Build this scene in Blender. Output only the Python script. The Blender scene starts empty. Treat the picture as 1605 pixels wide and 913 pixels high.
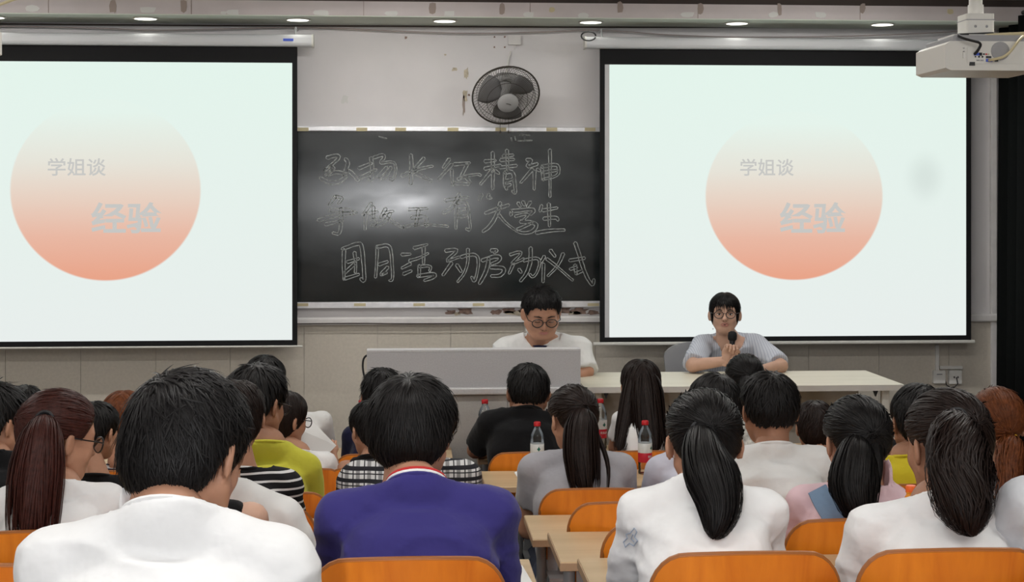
import bpy, math, random
import numpy as np
from mathutils import Matrix, Vector
R = math.radians
rng = np.random.default_rng(7); random.seed(7)
SC = bpy.context.scene; COL = SC.collection

# ------------------------------------------------------------------ camera, world, light, exposure
FPX = 2350.0; HORIZ = 320.0; YAW = math.atan((802.5-646.0)/FPX); CAMZ = 1.70
cam = bpy.data.cameras.new('camera'); cam.sensor_width = 36.0; cam.lens = 36.0*FPX/1605.0
cam.shift_y = -(456.5-HORIZ)/1605.0; cam.clip_start = 0.05
camo = bpy.data.objects.new('camera', cam); COL.objects.link(camo)
camo.location = (0, 0, CAMZ); camo.rotation_euler = (R(90), 0, -YAW); SC.camera = camo
SC.view_settings.view_transform = 'Standard'; SC.view_settings.look = 'None'
SC.view_settings.exposure = 0.0; SC.view_settings.gamma = 1.0; SC.view_settings.use_curve_mapping = False
w = bpy.data.worlds.new('world'); SC.world = w; w.use_nodes = True
w.node_tree.nodes['Background'].inputs[0].default_value = (0.55, 0.6, 0.65, 1); w.node_tree.nodes['Background'].inputs[1].default_value = 0.1
FLASH_W = 105.0; TUBE_W = 13.0; DOWN_W = .35
fl = bpy.data.lights.new('camera_flash', 'POINT'); fl.energy = FLASH_W; fl.shadow_soft_size = 0.035; fl.color = (0.97, 0.98, 1.0)
flo = bpy.data.objects.new('camera_flash', fl); COL.objects.link(flo); flo.location = (-0.22, 0.02, CAMZ+0.05)

def at(px, py, Y):
    u = (px-802.5)/FPX; v = (HORIZ-py)/FPX; s, c = math.sin(YAW), math.cos(YAW)
    d = np.array([s+u*c, c-u*s, v]); t = Y/d[1]
    return np.array([d[0]*t, Y, CAMZ+d[2]*t])
def scale_at(px, Y):           # pixels per metre
    u = (px-802.5)/FPX
    return FPX*(math.cos(YAW)-u*math.sin(YAW))/Y

# ------------------------------------------------------------------ materials
def mat(name, col, rough=.6, metal=0.0, spec=.5, noise=0.0, nscale=20., bump=0.0, bscale=60., emit=None, estr=0., trans=0., ior=1.45, sheen=0.):
    m = bpy.data.materials.new(name); m.use_nodes = True; nt = m.node_tree; b = nt.nodes['Principled BSDF']
    b.inputs['Base Color'].default_value = (*col, 1); b.inputs['Roughness'].default_value = rough; b.inputs['Metallic'].default_value = metal
    b.inputs['Specular IOR Level'].default_value = spec; b.inputs['IOR'].default_value = ior
    if trans: b.inputs['Transmission Weight'].default_value = trans
    if sheen: b.inputs['Sheen Weight'].default_value = sheen
    if emit: b.inputs['Emission Color'].default_value = (*emit, 1); b.inputs['Emission Strength'].default_value = estr
    tc = None
    if noise or bump: tc = nt.nodes.new('ShaderNodeTexCoord')
    if noise:
        n = nt.nodes.new('ShaderNodeTexNoise'); n.inputs['Scale'].default_value = nscale; n.inputs['Detail'].default_value = 4
        nt.links.new(tc.outputs['Object'], n.inputs['Vector'])
        r = nt.nodes.new('ShaderNodeMapRange'); r.inputs[1].default_value = .3; r.inputs[2].default_value = .7; r.inputs[3].default_value = 1-noise; r.inputs[4].default_value = 1+noise
        nt.links.new(n.outputs['Fac'], r.inputs[0])
        mx = nt.nodes.new('ShaderNodeMix'); mx.data_type = 'RGBA'; mx.blend_type = 'MULTIPLY'; mx.inputs['Factor'].default_value = 1
        mx.inputs[6].default_value = (*col, 1); nt.links.new(r.outputs[0], mx.inputs[7]); nt.links.new(mx.outputs[2], b.inputs['Base Color'])
    if bump:
        n2 = nt.nodes.new('ShaderNodeTexNoise'); n2.inputs['Scale'].default_value = bscale; n2.inputs['Detail'].default_value = 3
        nt.links.new(tc.outputs['Object'], n2.inputs['Vector'])
        bp = nt.nodes.new('ShaderNodeBump'); bp.inputs['Strength'].default_value = bump; bp.inputs['Distance'].default_value = .01
        nt.links.new(n2.outputs['Fac'], bp.inputs['Height']); nt.links.new(bp.outputs[0], b.inputs['Normal'])
    return m
def wood(name, c1, c2, scale=(3, 3, 30), rough=.35, spec=.5):
    m = mat(name, c1, rough, spec=spec); nt = m.node_tree; b = nt.nodes['Principled BSDF']
    tc = nt.nodes.new('ShaderNodeTexCoord'); mp = nt.nodes.new('ShaderNodeMapping'); mp.inputs['Scale'].default_value = scale
    n = nt.nodes.new('ShaderNodeTexNoise'); n.inputs['Scale'].default_value = 1.; n.inputs['Detail'].default_value = 5; n.inputs['Distortion'].default_value = .6
    cr = nt.nodes.new('ShaderNodeValToRGB'); cr.color_ramp.elements[0].position = .3; cr.color_ramp.elements[1].position = .7
    cr.color_ramp.elements[0].color = (*c1, 1); cr.color_ramp.elements[1].color = (*c2, 1)
    nt.links.new(tc.outputs['Object'], mp.inputs[0]); nt.links.new(mp.outputs[0], n.inputs['Vector']); nt.links.new(n.outputs['Fac'], cr.inputs[0]); nt.links.new(cr.outputs[0], b.inputs['Base Color'])
    return m
def pattern(name, base, over, kind, period, duty, rough=.85):
    """striped or plaid cloth in object coordinates"""
    m = mat(name, base, rough, spec=.2); nt = m.node_tree; b = nt.nodes['Principled BSDF']; tc = nt.nodes.new('ShaderNodeTexCoord'); sp = nt.nodes.new('ShaderNodeSeparateXYZ')
    nt.links.new(tc.outputs['Object'], sp.inputs[0])
    def band(sock, per, du, off=0.):
        a = nt.nodes.new('ShaderNodeMath'); a.operation = 'ADD'; a.inputs[1].default_value = 10+off; nt.links.new(sock, a.inputs[0])
        q = nt.nodes.new('ShaderNodeMath'); q.operation = 'DIVIDE'; q.inputs[1].default_value = per; nt.links.new(a.outputs[0], q.inputs[0])
        f = nt.nodes.new('ShaderNodeMath'); f.operation = 'FRACT'; nt.links.new(q.outputs[0], f.inputs[0])
        l = nt.nodes.new('ShaderNodeMath'); l.operation = 'LESS_THAN'; l.inputs[1].default_value = du; nt.links.new(f.outputs[0], l.inputs[0]); return l.outputs[0]
    def mix(fac, a, bcol):
        mx = nt.nodes.new('ShaderNodeMix'); mx.data_type = 'RGBA'; nt.links.new(fac, mx.inputs['Factor'])
        if isinstance(a, tuple): mx.inputs[6].default_value = (*a, 1)
        else: nt.links.new(a, mx.inputs[6])
        mx.inputs[7].default_value = (*bcol, 1); return mx.outputs[2]
    if kind == 'stripe': c = mix(band(sp.outputs['Z'], period, duty), base, over)
    elif kind == 'vstripe': c = mix(band(sp.outputs['X'], period, duty), base, over)
    else:
        mid = tuple((p+q)*.5*.8 for p, q in zip(base, over))
        c = mix(band(sp.outputs['X'], period, duty), base, mid); c = mix(band(sp.outputs['Z'], period, duty), c, over)
        c = mix(band(sp.outputs['X'], period, .1, .011), c, over); c = mix(band(sp.outputs['Z'], period, .1, .011), c, over)
    nt.links.new(c, b.inputs['Base Color']); return m

M = {}
M['wall'] = mat('wall_paint', (.70, .68, .685), .85, noise=.06, nscale=1.6, spec=.2)
M['sidewall'] = mat('side_wall_paint', (.5, .49, .48), .85, noise=.05, nscale=1.5, spec=.2)
M['tile'] = mat('wall_tile', (.56, .515, .445), .55, noise=.05, nscale=60, spec=.3)
M['joint'] = mat('tile_joint', (.40, .37, .33), .8)
M['ledge'] = mat('ledge_paint', (.70, .68, .67), .8, noise=.06, nscale=12)
M['peel'] = mat('peeled_plaster', (.25, .17, .14), .9, noise=.4, nscale=40)
M['cream'] = mat('bare_plaster', (.5, .44, .34), .9, noise=.2, nscale=50)
M['beam'] = mat('beam_paint', (.56, .51, .51), .8, noise=.05, nscale=5)
M['beam_under'] = mat('beam_underside', (.60, .65, .58), .7)
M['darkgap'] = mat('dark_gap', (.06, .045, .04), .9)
M['ceiling'] = mat('ceiling_paint', (.6, .59, .58), .9)
M['floor'] = mat('floor_terrazzo', (.10, .09, .085), .5, noise=.2, nscale=30)
M['platform'] = mat('platform_floor', (.22, .19, .16), .6, noise=.1, nscale=15)
M['alu'] = mat('aluminium', (.72, .72, .74), .35, .6, noise=.1, nscale=20)
M['tape'] = mat('yellowed_tape', (.55, .48, .30), .6)
M['whitetape'] = mat('white_tape', (.62, .62, .60), .5)
M['browntape'] = mat('tape_residue', (.33, .27, .24), .8)
M['black'] = mat('black_matte', (.008, .008, .009), .75, spec=.3)
M['blackplastic'] = mat('black_plastic', (.012, .012, .014), .4)
M['case'] = mat('screen_case', (.58, .59, .61), .4)
M['logo'] = mat('blue_logo', (.05, .1, .55), .5)
M['wire'] = mat('grey_wire', (.32, .27, .26), .6)
M['white_plastic'] = mat('white_plastic', (.66, .65, .61), .4)
M['outlet'] = mat('outlet_plastic', (.72, .71, .68), .4)
M['grey_plastic'] = mat('grey_plastic', (.30, .30, .31), .5)
M['curtain'] = mat('black_curtain', (.006, .007, .007), .95, spec=.1)
M['podium'] = mat('podium_laminate', (.50, .495, .505), .42, noise=.07, nscale=140, spec=.45)
M['podium_edge'] = mat('podium_edge', (.62, .615, .62), .4, noise=.06, nscale=120)
M['podium_low'] = mat('podium_lower', (.48, .47, .45), .5, noise=.05, nscale=120)
M['table'] = wood('pale_table_laminate', (.62, .58, .46), (.70, .66, .54), (1.2, 14, 8), .4)
M['table_edge'] = mat('table_edge', (.62, .60, .57), .4)
M['table_panel'] = mat('table_panel', (.50, .45, .38), .5, noise=.04, nscale=30)
M['ply'] = wood('orange_plywood', (.60, .14, .007), (.90, .30, .025), (13, 13, 1.8), .32)
M['ply_edge'] = mat('ply_edge', (.30, .10, .02), .5)
M['desk'] = wood('desk_laminate', (.50, .36, .20), (.58, .43, .26), (1.2, 18, 8), .35)
M['desk_edge'] = mat('desk_edge', (.46, .31, .19), .45)
M['steel'] = mat('grey_steel', (.42, .43, .44), .4, .3)
M['paper'] = mat('paper', (.78, .78, .77), .8)
M['ink'] = mat('ink', (.25, .26, .28), .8)
M['skin'] = mat('skin', (.45, .235, .15), .5, noise=.06, nscale=30, spec=.35)
M['skin_d'] = mat('skin_tan', (.34, .17, .105), .5, noise=.06, nscale=30, spec=.35)
M['skin_f'] = mat('skin_fair', (.54, .33, .24), .5, noise=.05, nscale=30, spec=.35)
M['lip'] = mat('lips', (.42, .17, .14), .4)
M['eyewhite'] = mat('eye_white', (.7, .68, .66), .3)
M['iris'] = mat('iris', (.012, .008, .006), .2)
M['jeans'] = mat('dark_jeans', (.03, .04, .07), .85)
M['shoe'] = mat('shoe', (.05, .05, .055), .6)
def hairmat(name, col, rough=.44): return mat(name, col, rough, spec=.19, noise=.35, nscale=90)
M['h_black'] = hairmat('black_hair', (.0075, .0065, .0065))
M['h_dark'] = hairmat('dark_brown_hair', (.014, .008, .0065))
M['h_brown'] = hairmat('reddish_brown_hair', (.042, .012, .009))
M['h_red'] = hairmat('copper_brown_hair', (.13, .038, .012))
def cloth(name, col, rough=.9): return mat(name, col, rough, noise=.03, nscale=14, bump=.9, bscale=11, spec=.15, sheen=.1)
M['c_white'] = cloth('white_cotton', (.80, .80, .80)); M['c_offwhite'] = cloth('off_white_cotton', (.72, .72, .71))
M['c_navy'] = cloth('navy_polo', (.04, .034, .17)); M['c_black'] = cloth('black_cotton', (.007, .007, .008))
M['c_yellow'] = cloth('mustard_yellow', (.52, .50, .055)); M['c_yellow2'] = cloth('golden_yellow', (.50, .40, .02))
M['c_grey'] = cloth('heather_grey', (.34, .335, .36)); M['c_pink'] = cloth('pale_pink', (.72, .52, .56)); M['c_lav'] = cloth('pale_lavender', (.52, .52, .60))
M['c_dnavy'] = cloth('dark_navy', (.012, .013, .04)); M['c_denim'] = cloth('blue_denim', (.17, .25, .36)); M['c_ltgrey'] = cloth('light_grey', (.60, .61, .64))
M['c_embroid'] = cloth('blue_grey_thread', (.36, .42, .52)); M['c_red'] = cloth('red_rib', (.5, .03, .03))
M['c_stripe'] = pattern('black_white_stripe', (.012, .012, .014), (.66, .66, .66), 'stripe', .026, .26)
M['c_stripe2'] = pattern('navy_white_stripe', (.66, .66, .66), (.012, .012, .03), 'stripe', .024, .42)
M['c_plaid'] = pattern('black_white_plaid', (.62, .62, .62), (.02, .02, .025), 'plaid', .036, .34)
M['c_fine'] = pattern('pale_blue_pinstripe', (.52, .54, .60), (.33, .36, .44), 'vstripe', .014, .22)
M['c_floral'] = mat('white_floral', (.62, .63, .60), .9, noise=.5, nscale=38, spec=.15)
M['tie'] = mat('hair_tie', (.01, .01, .012), .6); M['tie_y'] = mat('yellow_hair_tie', (.75, .42, .02), .6); M['sparkle'] = mat('silver_clip', (.8, .8, .85), .15, .9)
M['glass_frame'] = mat('glasses_frame', (.012, .011, .012), .3); M['lens'] = mat('lens', (.9, .9, .92), .03, trans=1., ior=1.05)
M['bottle'] = mat('clear_bottle', (.96, .975, .98), .03, trans=1., ior=1.09, spec=1.)
M['cap'] = mat('red_cap', (.52, .012, .018), .4); M['cap_o'] = mat('orange_cap', (.85, .13, .015), .4)
M['label_w'] = mat('label_white', (.68, .70, .70), .4); M['label_r'] = mat('label_red', (.48, .012, .03), .4); M['label_g'] = mat('label_green', (.01, .13, .09), .4)
M['juice'] = mat('orange_drink', (.8, .3, .03), .2)
M['chalk'] = mat('chalk', (.30, .315, .31), .95, spec=.1, noise=.45, nscale=70)
M['chalk_smear'] = mat('chalk_smear', (.034, .039, .039), .9, spec=.1, noise=.5, nscale=50)
M['lamp'] = mat('lamp_lens', (.9, .9, .85), .4, emit=(1, .99, .9), estr=2.6)
M['tube'] = mat('tube_lens', (.9, .9, .9), .4, emit=(1, .98, .94), estr=32.)
M['fan_wire'] = mat('fan_wire', (.05, .043, .036), .5, .2); M['fan_grey'] = mat('fan_grey', (.34, .34, .34), .5); M['fan_blade'] = mat('fan_blade', (.20, .20, .205), .4)
def clear(name, tint, k):
    m = bpy.data.materials.new(name); m.use_nodes = True; nt = m.node_tree; nt.nodes.clear(); o = nt.nodes.new('ShaderNodeOutputMaterial'); mx = nt.nodes.new('ShaderNodeMixShader')
    tr = nt.nodes.new('ShaderNodeBsdfTransparent'); tr.inputs[0].default_value = (*tint, 1); gl = nt.nodes.new('ShaderNodeBsdfGlossy'); gl.inputs['Roughness'].default_value = .08; gl.inputs[0].default_value = (.9, .92, .95, 1)
    lw = nt.nodes.new('ShaderNodeLayerWeight'); lw.inputs[0].default_value = k; nt.links.new(lw.outputs['Fresnel'], mx.inputs[0]); nt.links.new(tr.outputs[0], mx.inputs[1]); nt.links.new(gl.outputs[0], mx.inputs[2]); nt.links.new(mx.outputs[0], o.inputs[0]); return m
M['bottle'] = clear('clear_bottle', (.93, .95, .96), .35); M['lens'] = clear('lens', (.96, .96, .96), .12)
# blackboard: dark green-grey with rubbed chalk dust; its gloss shows the flash
def board_mat():
    m = mat('blackboard', (.012, .017, .017), .5, spec=.9); nt = m.node_tree; b = nt.nodes['Principled BSDF']; tc = nt.nodes.new('ShaderNodeTexCoord')
    mp = nt.nodes.new('ShaderNodeMapping'); mp.inputs['Scale'].default_value = (1.6, 1, 4.5); nt.links.new(tc.outputs['Object'], mp.inputs[0])
    n = nt.nodes.new('ShaderNodeTexNoise'); n.inputs['Scale'].default_value = 1.5; n.inputs['Detail'].default_value = 6; nt.links.new(mp.outputs[0], n.inputs['Vector'])
    cr = nt.nodes.new('ShaderNodeValToRGB'); cr.color_ramp.elements[0].color = (.0065, .0095, .0095, 1); cr.color_ramp.elements[1].color = (.019, .024, .024, 1); cr.color_ramp.elements[0].position = .35; cr.color_ramp.elements[1].position = .8
    nt.links.new(n.outputs['Fac'], cr.inputs[0]); nt.links.new(cr.outputs[0], b.inputs['Base Color'])
    r = nt.nodes.new('ShaderNodeMapRange'); r.inputs[1].default_value = .3; r.inputs[2].default_value = .7; r.inputs[3].default_value = .14; r.inputs[4].default_value = .21
    nt.links.new(n.outputs['Fac'], r.inputs[0]); nt.links.new(r.outputs[0], b.inputs['Roughness'])
    tg = nt.nodes.new('ShaderNodeTangent'); tg.direction_type = 'UV_MAP'; b.inputs['Anisotropic'].default_value = .75; nt.links.new(tg.outputs[0], b.inputs['Tangent']); return m
M['board'] = board_mat()
def slide_mat(cx, cz, rx, rz, dust=None):
    """the projected slide: pale ground, a disc fading from white at its top to salmon at its foot"""
    m = bpy.data.materials.new('projected_slide'); m.use_nodes = True; nt = m.node_tree; b = nt.nodes['Principled BSDF']
    b.inputs['Base Color'].default_value = (.02, .02, .02, 1); b.inputs['Roughness'].default_value = .9; b.inputs['Specular IOR Level'].default_value = 0
    tc = nt.nodes.new('ShaderNodeTexCoord'); sp = nt.nodes.new('ShaderNodeSeparateXYZ'); nt.links.new(tc.outputs['Object'], sp.inputs[0])
    def mth(op, a, c):
        n = nt.nodes.new('ShaderNodeMath'); n.operation = op
        for i, v in enumerate((a, c)):
            if v is None: continue
            if isinstance(v, (int, float)): n.inputs[i].default_value = v
            else: nt.links.new(v, n.inputs[i])
        return n.outputs[0]
    dx = mth('DIVIDE', mth('SUBTRACT', sp.outputs['X'], cx), rx); dz = mth('DIVIDE', mth('SUBTRACT', sp.outputs['Z'], cz), rz)
    rr = mth('SQRT', mth('ADD', mth('MULTIPLY', dx, dx), mth('MULTIPLY', dz, dz)), None)
    mr = nt.nodes.new('ShaderNodeMapRange'); mr.inputs[1].default_value = .99; mr.inputs[2].default_value = 1.01; mr.inputs[3].default_value = 1; mr.inputs[4].default_value = 0; nt.links.new(rr, mr.inputs[0])
    cr = nt.nodes.new('ShaderNodeValToRGB'); e = cr.color_ramp.elements
    e[0].position = 0; e[0].color = (.80, .355, .235, 1); e[1].position = .93; e[1].color = (.77, .885, .82, 1)
    a = e.new(.25); a.color = (.80, .47, .36, 1); a = e.new(.45); a.color = (.79, .62, .52, 1); a = e.new(.65); a.color = (.78, .76, .68, 1)
    h = mth('ADD', mth('MULTIPLY', dz, .5), .5); nt.links.new(h, cr.inputs[0])
    bg = nt.nodes.new('ShaderNodeValToRGB'); e = bg.color_ramp.elements; e[0].position = 0; e[0].color = (.80, .84, .83, 1); e[1].position = 1; e[1].color = (.75, .90, .82, 1)
    hz = mth('ADD', mth('MULTIPLY', dz, .25), .5); nt.links.new(hz, bg.inputs[0])
    mx = nt.nodes.new('ShaderNodeMix'); mx.data_type = 'RGBA'; nt.links.new(mr.outputs[0], mx.inputs['Factor']); nt.links.new(bg.outputs[0], mx.inputs[6]); nt.links.new(cr.outputs[0], mx.inputs[7])
    outc = mx.outputs[2]
    if dust:
        ux = mth('DIVIDE', mth('SUBTRACT', sp.outputs['X'], dust[0]), dust[2]); uz = mth('DIVIDE', mth('SUBTRACT', sp.outputs['Z'], dust[1]), dust[2]*1.25)
        dr = mth('SQRT', mth('ADD', mth('MULTIPLY', ux, ux), mth('MULTIPLY', uz, uz)), None); dm = nt.nodes.new('ShaderNodeMapRange'); dm.interpolation_type = 'SMOOTHSTEP'; dm.inputs[1].default_value = .1; dm.inputs[2].default_value = 1.; dm.inputs[3].default_value = .88; dm.inputs[4].default_value = 1.; nt.links.new(dr, dm.inputs[0])
        m2 = nt.nodes.new('ShaderNodeMix'); m2.data_type = 'RGBA'; m2.blend_type = 'MULTIPLY'; m2.inputs['Factor'].default_value = 1; nt.links.new(outc, m2.inputs[6]); nt.links.new(dm.outputs[0], m2.inputs[7]); outc = m2.outputs[2]
    nt.links.new(outc, b.inputs['Emission Color']); b.inputs['Emission Strength'].default_value = 1.0
    return m
M['slide_text'] = mat('slide_text', (.02, .02, .02), .9, spec=0, emit=(.56, .56, .54), estr=1.)
M['screen_white'] = mat('screen_cloth', (.55, .55, .56), .9)

# ------------------------------------------------------------------ mesh helpers
class MB:
    """collects verts and faces; build() links them as one mesh object"""
    def __init__(s): s.v = []; s.f = []; s.n = 0
    def add(s, v, f):
        v = np.asarray(v, float).reshape(-1, 3); s.v.append(v); s.f += [tuple(int(i)+s.n for i in q) for q in f]; s.n += len(v)
    def box(s, a, b, taper=None):
        x0, y0, z0 = a; x1, y1, z1 = b
        s.add([(x0,y0,z0),(x1,y0,z0),(x1,y1,z0),(x0,y1,z0),(x0,y0,z1),(x1,y0,z1),(x1,y1,z1),(x0,y1,z1)],
              [(0,3,2,1),(4,5,6,7),(0,1,5,4),(1,2,6,5),(2,3,7,6),(3,0,4,7)])
    def rbox(s, a, b, r=.006, axis=1, seg=3):
        """box with rounded edges around one axis"""
        a = np.array(a, float); b = np.array(b, float); ax = [i for i in range(3) if i != axis]
        prof = []
        for (cx, cy, a0) in ((b[ax[0]]-r, b[ax[1]]-r, 0), (a[ax[0]]+r, b[ax[1]]-r, 90), (a[ax[0]]+r, a[ax[1]]+r, 180), (b[ax[0]]-r, a[ax[1]]+r, 270)):
            for k in range(seg+1):
                t = R(a0+90*k/seg); prof.append((cx+r*math.cos(t), cy+r*math.sin(t)))
        s.prism(prof, a[axis], b[axis], axis)
    def prism(s, prof, lo, hi, axis=1):
        n = len(prof); ax = [i for i in range(3) if i != axis]; v = np.zeros((2*n, 3))
        for k, h in enumerate((lo, hi)):
            v[k*n:(k+1)*n, ax[0]] = [p[0] for p in prof]; v[k*n:(k+1)*n, ax[1]] = [p[1] for p in prof]; v[k*n:(k+1)*n, axis] = h
        s.add(v, [tuple(range(n)), tuple(range(2*n-1, n-1, -1))]+[(i, i+n, (i+1) % n+n, (i+1) % n) for i in range(n)])
    def tube(s, pts, r, n=8, closed=False, caps=True):
        pts = [np.asarray(p, float) for p in pts]; m = len(pts); rs = r if hasattr(r, '__len__') else [r]*m
        v = []; prev = None
        for i in range(m):
            if closed: t = pts[(i+1) % m]-pts[i-1]
            else: t = pts[min(i+1, m-1)]-pts[max(i-1, 0)]
            t = t/(np.linalg.norm(t)+1e-9)
            if prev is None:
                u = np.cross(t, (0, 0, 1) if abs(t[2]) < .9 else (1, 0, 0))
            else: u = prev-t*np.dot(prev, t)
            u /= np.linalg.norm(u)+1e-9; prev = u; q = np.cross(t, u)
            for k in range(n):
                a = 2*math.pi*k/n; v.append(pts[i]+rs[i]*(math.cos(a)*u+math.sin(a)*q))
        f = []
        for i in range(m if closed else m-1):
            j = (i+1) % m
            for k in range(n): f.append((i*n+k, i*n+(k+1) % n, j*n+(k+1) % n, j*n+k))
        if caps and not closed: f += [tuple(range(n-1, -1, -1)), tuple((m-1)*n+k for k in range(n))]
        s.add(v, f)
    def lathe(s, prof, n=20, c=(0, 0, 0), M3=None):
        v = []; m = len(prof)
        for r, z in prof:
            for k in range(n):
                a = 2*math.pi*k/n; v.append((r*math.cos(a), r*math.sin(a), z))
        v = np.array(v)
        if M3 is not None: v = v@np.asarray(M3).T
        f = [(i*n+k, i*n+(k+1) % n, (i+1)*n+(k+1) % n, (i+1)*n+k) for i in range(m-1) for k in range(n)]
        f += [tuple(range(n-1, -1, -1)), tuple((m-1)*n+k for k in range(n))]
        s.add(v+np.asarray(c), f)
    def ell(s, c, r, n=14, m=8, M3=None):
        prof = [(max(1e-5, math.sin(math.pi*i/m)), -math.cos(math.pi*i/m)) for i in range(m+1)]
        v = np.array([(p*math.cos(2*math.pi*k/n), p*math.sin(2*math.pi*k/n), z) for p, z in prof for k in range(n)])*np.asarray(r)
        if M3 is not None: v = v@np.asarray(M3).T
        s.add(v+np.asarray(c), [(i*n+k, i*n+(k+1) % n, (i+1)*n+(k+1) % n, (i+1)*n+k) for i in range(m) for k in range(n)])
    def build(s, name, m, parent=None, loc=None, smooth=False):
        me = bpy.data.meshes.new(name); me.from_pydata([tuple(p) for p in np.concatenate(s.v)], [], s.f)
        if smooth:
            me.shade_smooth(); me.set_sharp_from_angle(angle=R(45))
        me.materials.append(m); return link(name, me, parent, loc)
def link(name, me, parent=None, loc=None):
    o = bpy.data.objects.new(name, me); COL.objects.link(o)
    if parent is not None: o.parent = parent
    if loc is not None: o.location = loc
    return o
def fastmesh(name, V, Fs, m, parent=None):
    """V (n,3); Fs: list of int arrays (k,3) or (k,4)"""
    me = bpy.data.meshes.new(name); me.vertices.add(len(V)); me.vertices.foreach_set('co', np.ascontiguousarray(V, np.float32).ravel())
    idx = np.concatenate([f.ravel() for f in Fs]).astype(np.int32); cnt = np.concatenate([np.full(len(f), f.shape[1]) for f in Fs]).astype(np.int32)
    me.loops.add(len(idx)); me.loops.foreach_set('vertex_index', idx); me.polygons.add(len(cnt))
    me.polygons.foreach_set('loop_start', np.concatenate([[0], np.cumsum(cnt)[:-1]]).astype(np.int32)); me.polygons.foreach_set('loop_total', cnt)
    me.polygons.foreach_set('use_smooth', np.ones(len(cnt), bool)); me.update(calc_edges=True); me.materials.append(m)
    return link(name, me, parent)
def joinparts(parts):
    V = []; F = []; n = 0
    for v, fs in parts:
        V.append(v); F += [f+n for f in fs]; n += len(v)
    return np.concatenate(V), F
def thing(name, label, cat, loc=(0, 0, 0), rz=0, group=None):
    o = bpy.data.objects.new(name, None); COL.objects.link(o); o.location = loc; o.rotation_euler = (0, 0, rz); o.empty_display_size = .1
    o['label'] = label; o['category'] = cat
    if group: o['group'] = group
    return o
def tag(o, label, cat, group=None):
    o['label'] = label; o['category'] = cat
    if group: o['group'] = group
    return o
def struct(o): o['kind'] = 'structure'; return o
def copy_thing(root, loc, rz, label, group=None):
    r = root.copy(); COL.objects.link(r); r.location = loc; r.rotation_euler = (0, 0, rz); r['label'] = label
    if group: r['group'] = group
    for ch in list(root.children):
        c = ch.copy(); COL.objects.link(c); c.parent = r
        for g in ch.children:
            d = g.copy(); COL.objects.link(d); d.parent = c
    return r
def text_mesh(body, size, bold=0.0):
    c = bpy.data.curves.new('lettering', 'FONT'); c.body = body; c.size = size; c.align_x = 'LEFT'; c.offset = bold; c.resolution_u = 3
    o = bpy.data.objects.new('lettering', c); COL.objects.link(o); dg = bpy.context.evaluated_depsgraph_get()
    me = bpy.data.meshes.new_from_object(o.evaluated_get(dg)); bpy.data.objects.remove(o); bpy.data.curves.remove(c); return me

# ------------------------------------------------------------------ the room
WY = 9.40                       # front wall
ROWS = {'Z': (2.33, .175), 'A': (3.13, .07), 'B': (3.93, -.035), 'C': (4.72, -.14), 'D': (5.50, -.245), 'E': (6.30, -.30), 'F': (7.10, -.35)}
XL, XR = -4.3, 3.845; ZC = 2.96; ZF = -.35
b = MB(); b.box((XL, WY, ZF), (XR, WY+.12, ZC+.2)); wall = struct(b.build('wall_front', M['wall']))
b = MB(); b.box((XL-.12, -2.6, ZF-.2), (XL, WY+.12, ZC+.2)); struct(b.build('wall_left', M['sidewall']))
b = MB(); b.box((XR, -2.6, ZF-.2), (XR+.12, WY+.12, ZC+.2)); struct(b.build('wall_right', M['sidewall']))
b = MB(); b.box((XL, -2.72, ZF-.2), (XR, -2.6, ZC+.2)); struct(b.build('wall_back', M['sidewall']))
b = MB(); b.box((XL, -2.6, ZC), (XR, WY, ZC+.2)); struct(b.build('ceiling', M['ceiling']))
# stepped floor, one broad step to a row
b = MB()
prev = ZF
ys = [(-2.6, 1.40, .36), (1.40, 2.10, .28)]+[(ROWS[k][0]-.23, ROWS[k][0]+.57, ROWS[k][1]) for k in 'ZABCDE']+[(6.87, WY, ZF)]
for y0, y1, z in ys: b.box((XL, y0, ZF-.2), (XR, y1, z))
struct(b.build('floor', M['floor']))
b = MB(); b.rbox((XL, 7.72, ZF), (XR, WY, 0.0), .015, 0); struct(b.build('trim_1', M['platform']))      # speaker's platform
# lower wall tiles, each its own piece with recessed joints
zt = at(800, 506, WY)[2]
x477 = at(477, 506, WY)[0]; tw = at(592, 506, WY)[0]-x477
k0 = math.ceil((XL-x477)/tw)-1
bt = MB(); bt.box((XL, WY-.008, 0), (XR, WY, zt)); struct(bt.build('trim_2', M['joint']))
tm = None
for k in range(k0, k0+26):
    x0 = x477+k*tw; x1 = x0+tw
    if x1 < XL+.02 or x0 > XR-.25: continue
    for (za, zb) in ((0.0, zt),):
        bb = MB(); bb.box((max(x0, XL)+.0012, WY-.014, za+.0012), (min(x1, XR)-.0012, WY-.006, zb-.0012)); o = bb.build('tile', M['tile'], wall)
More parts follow.
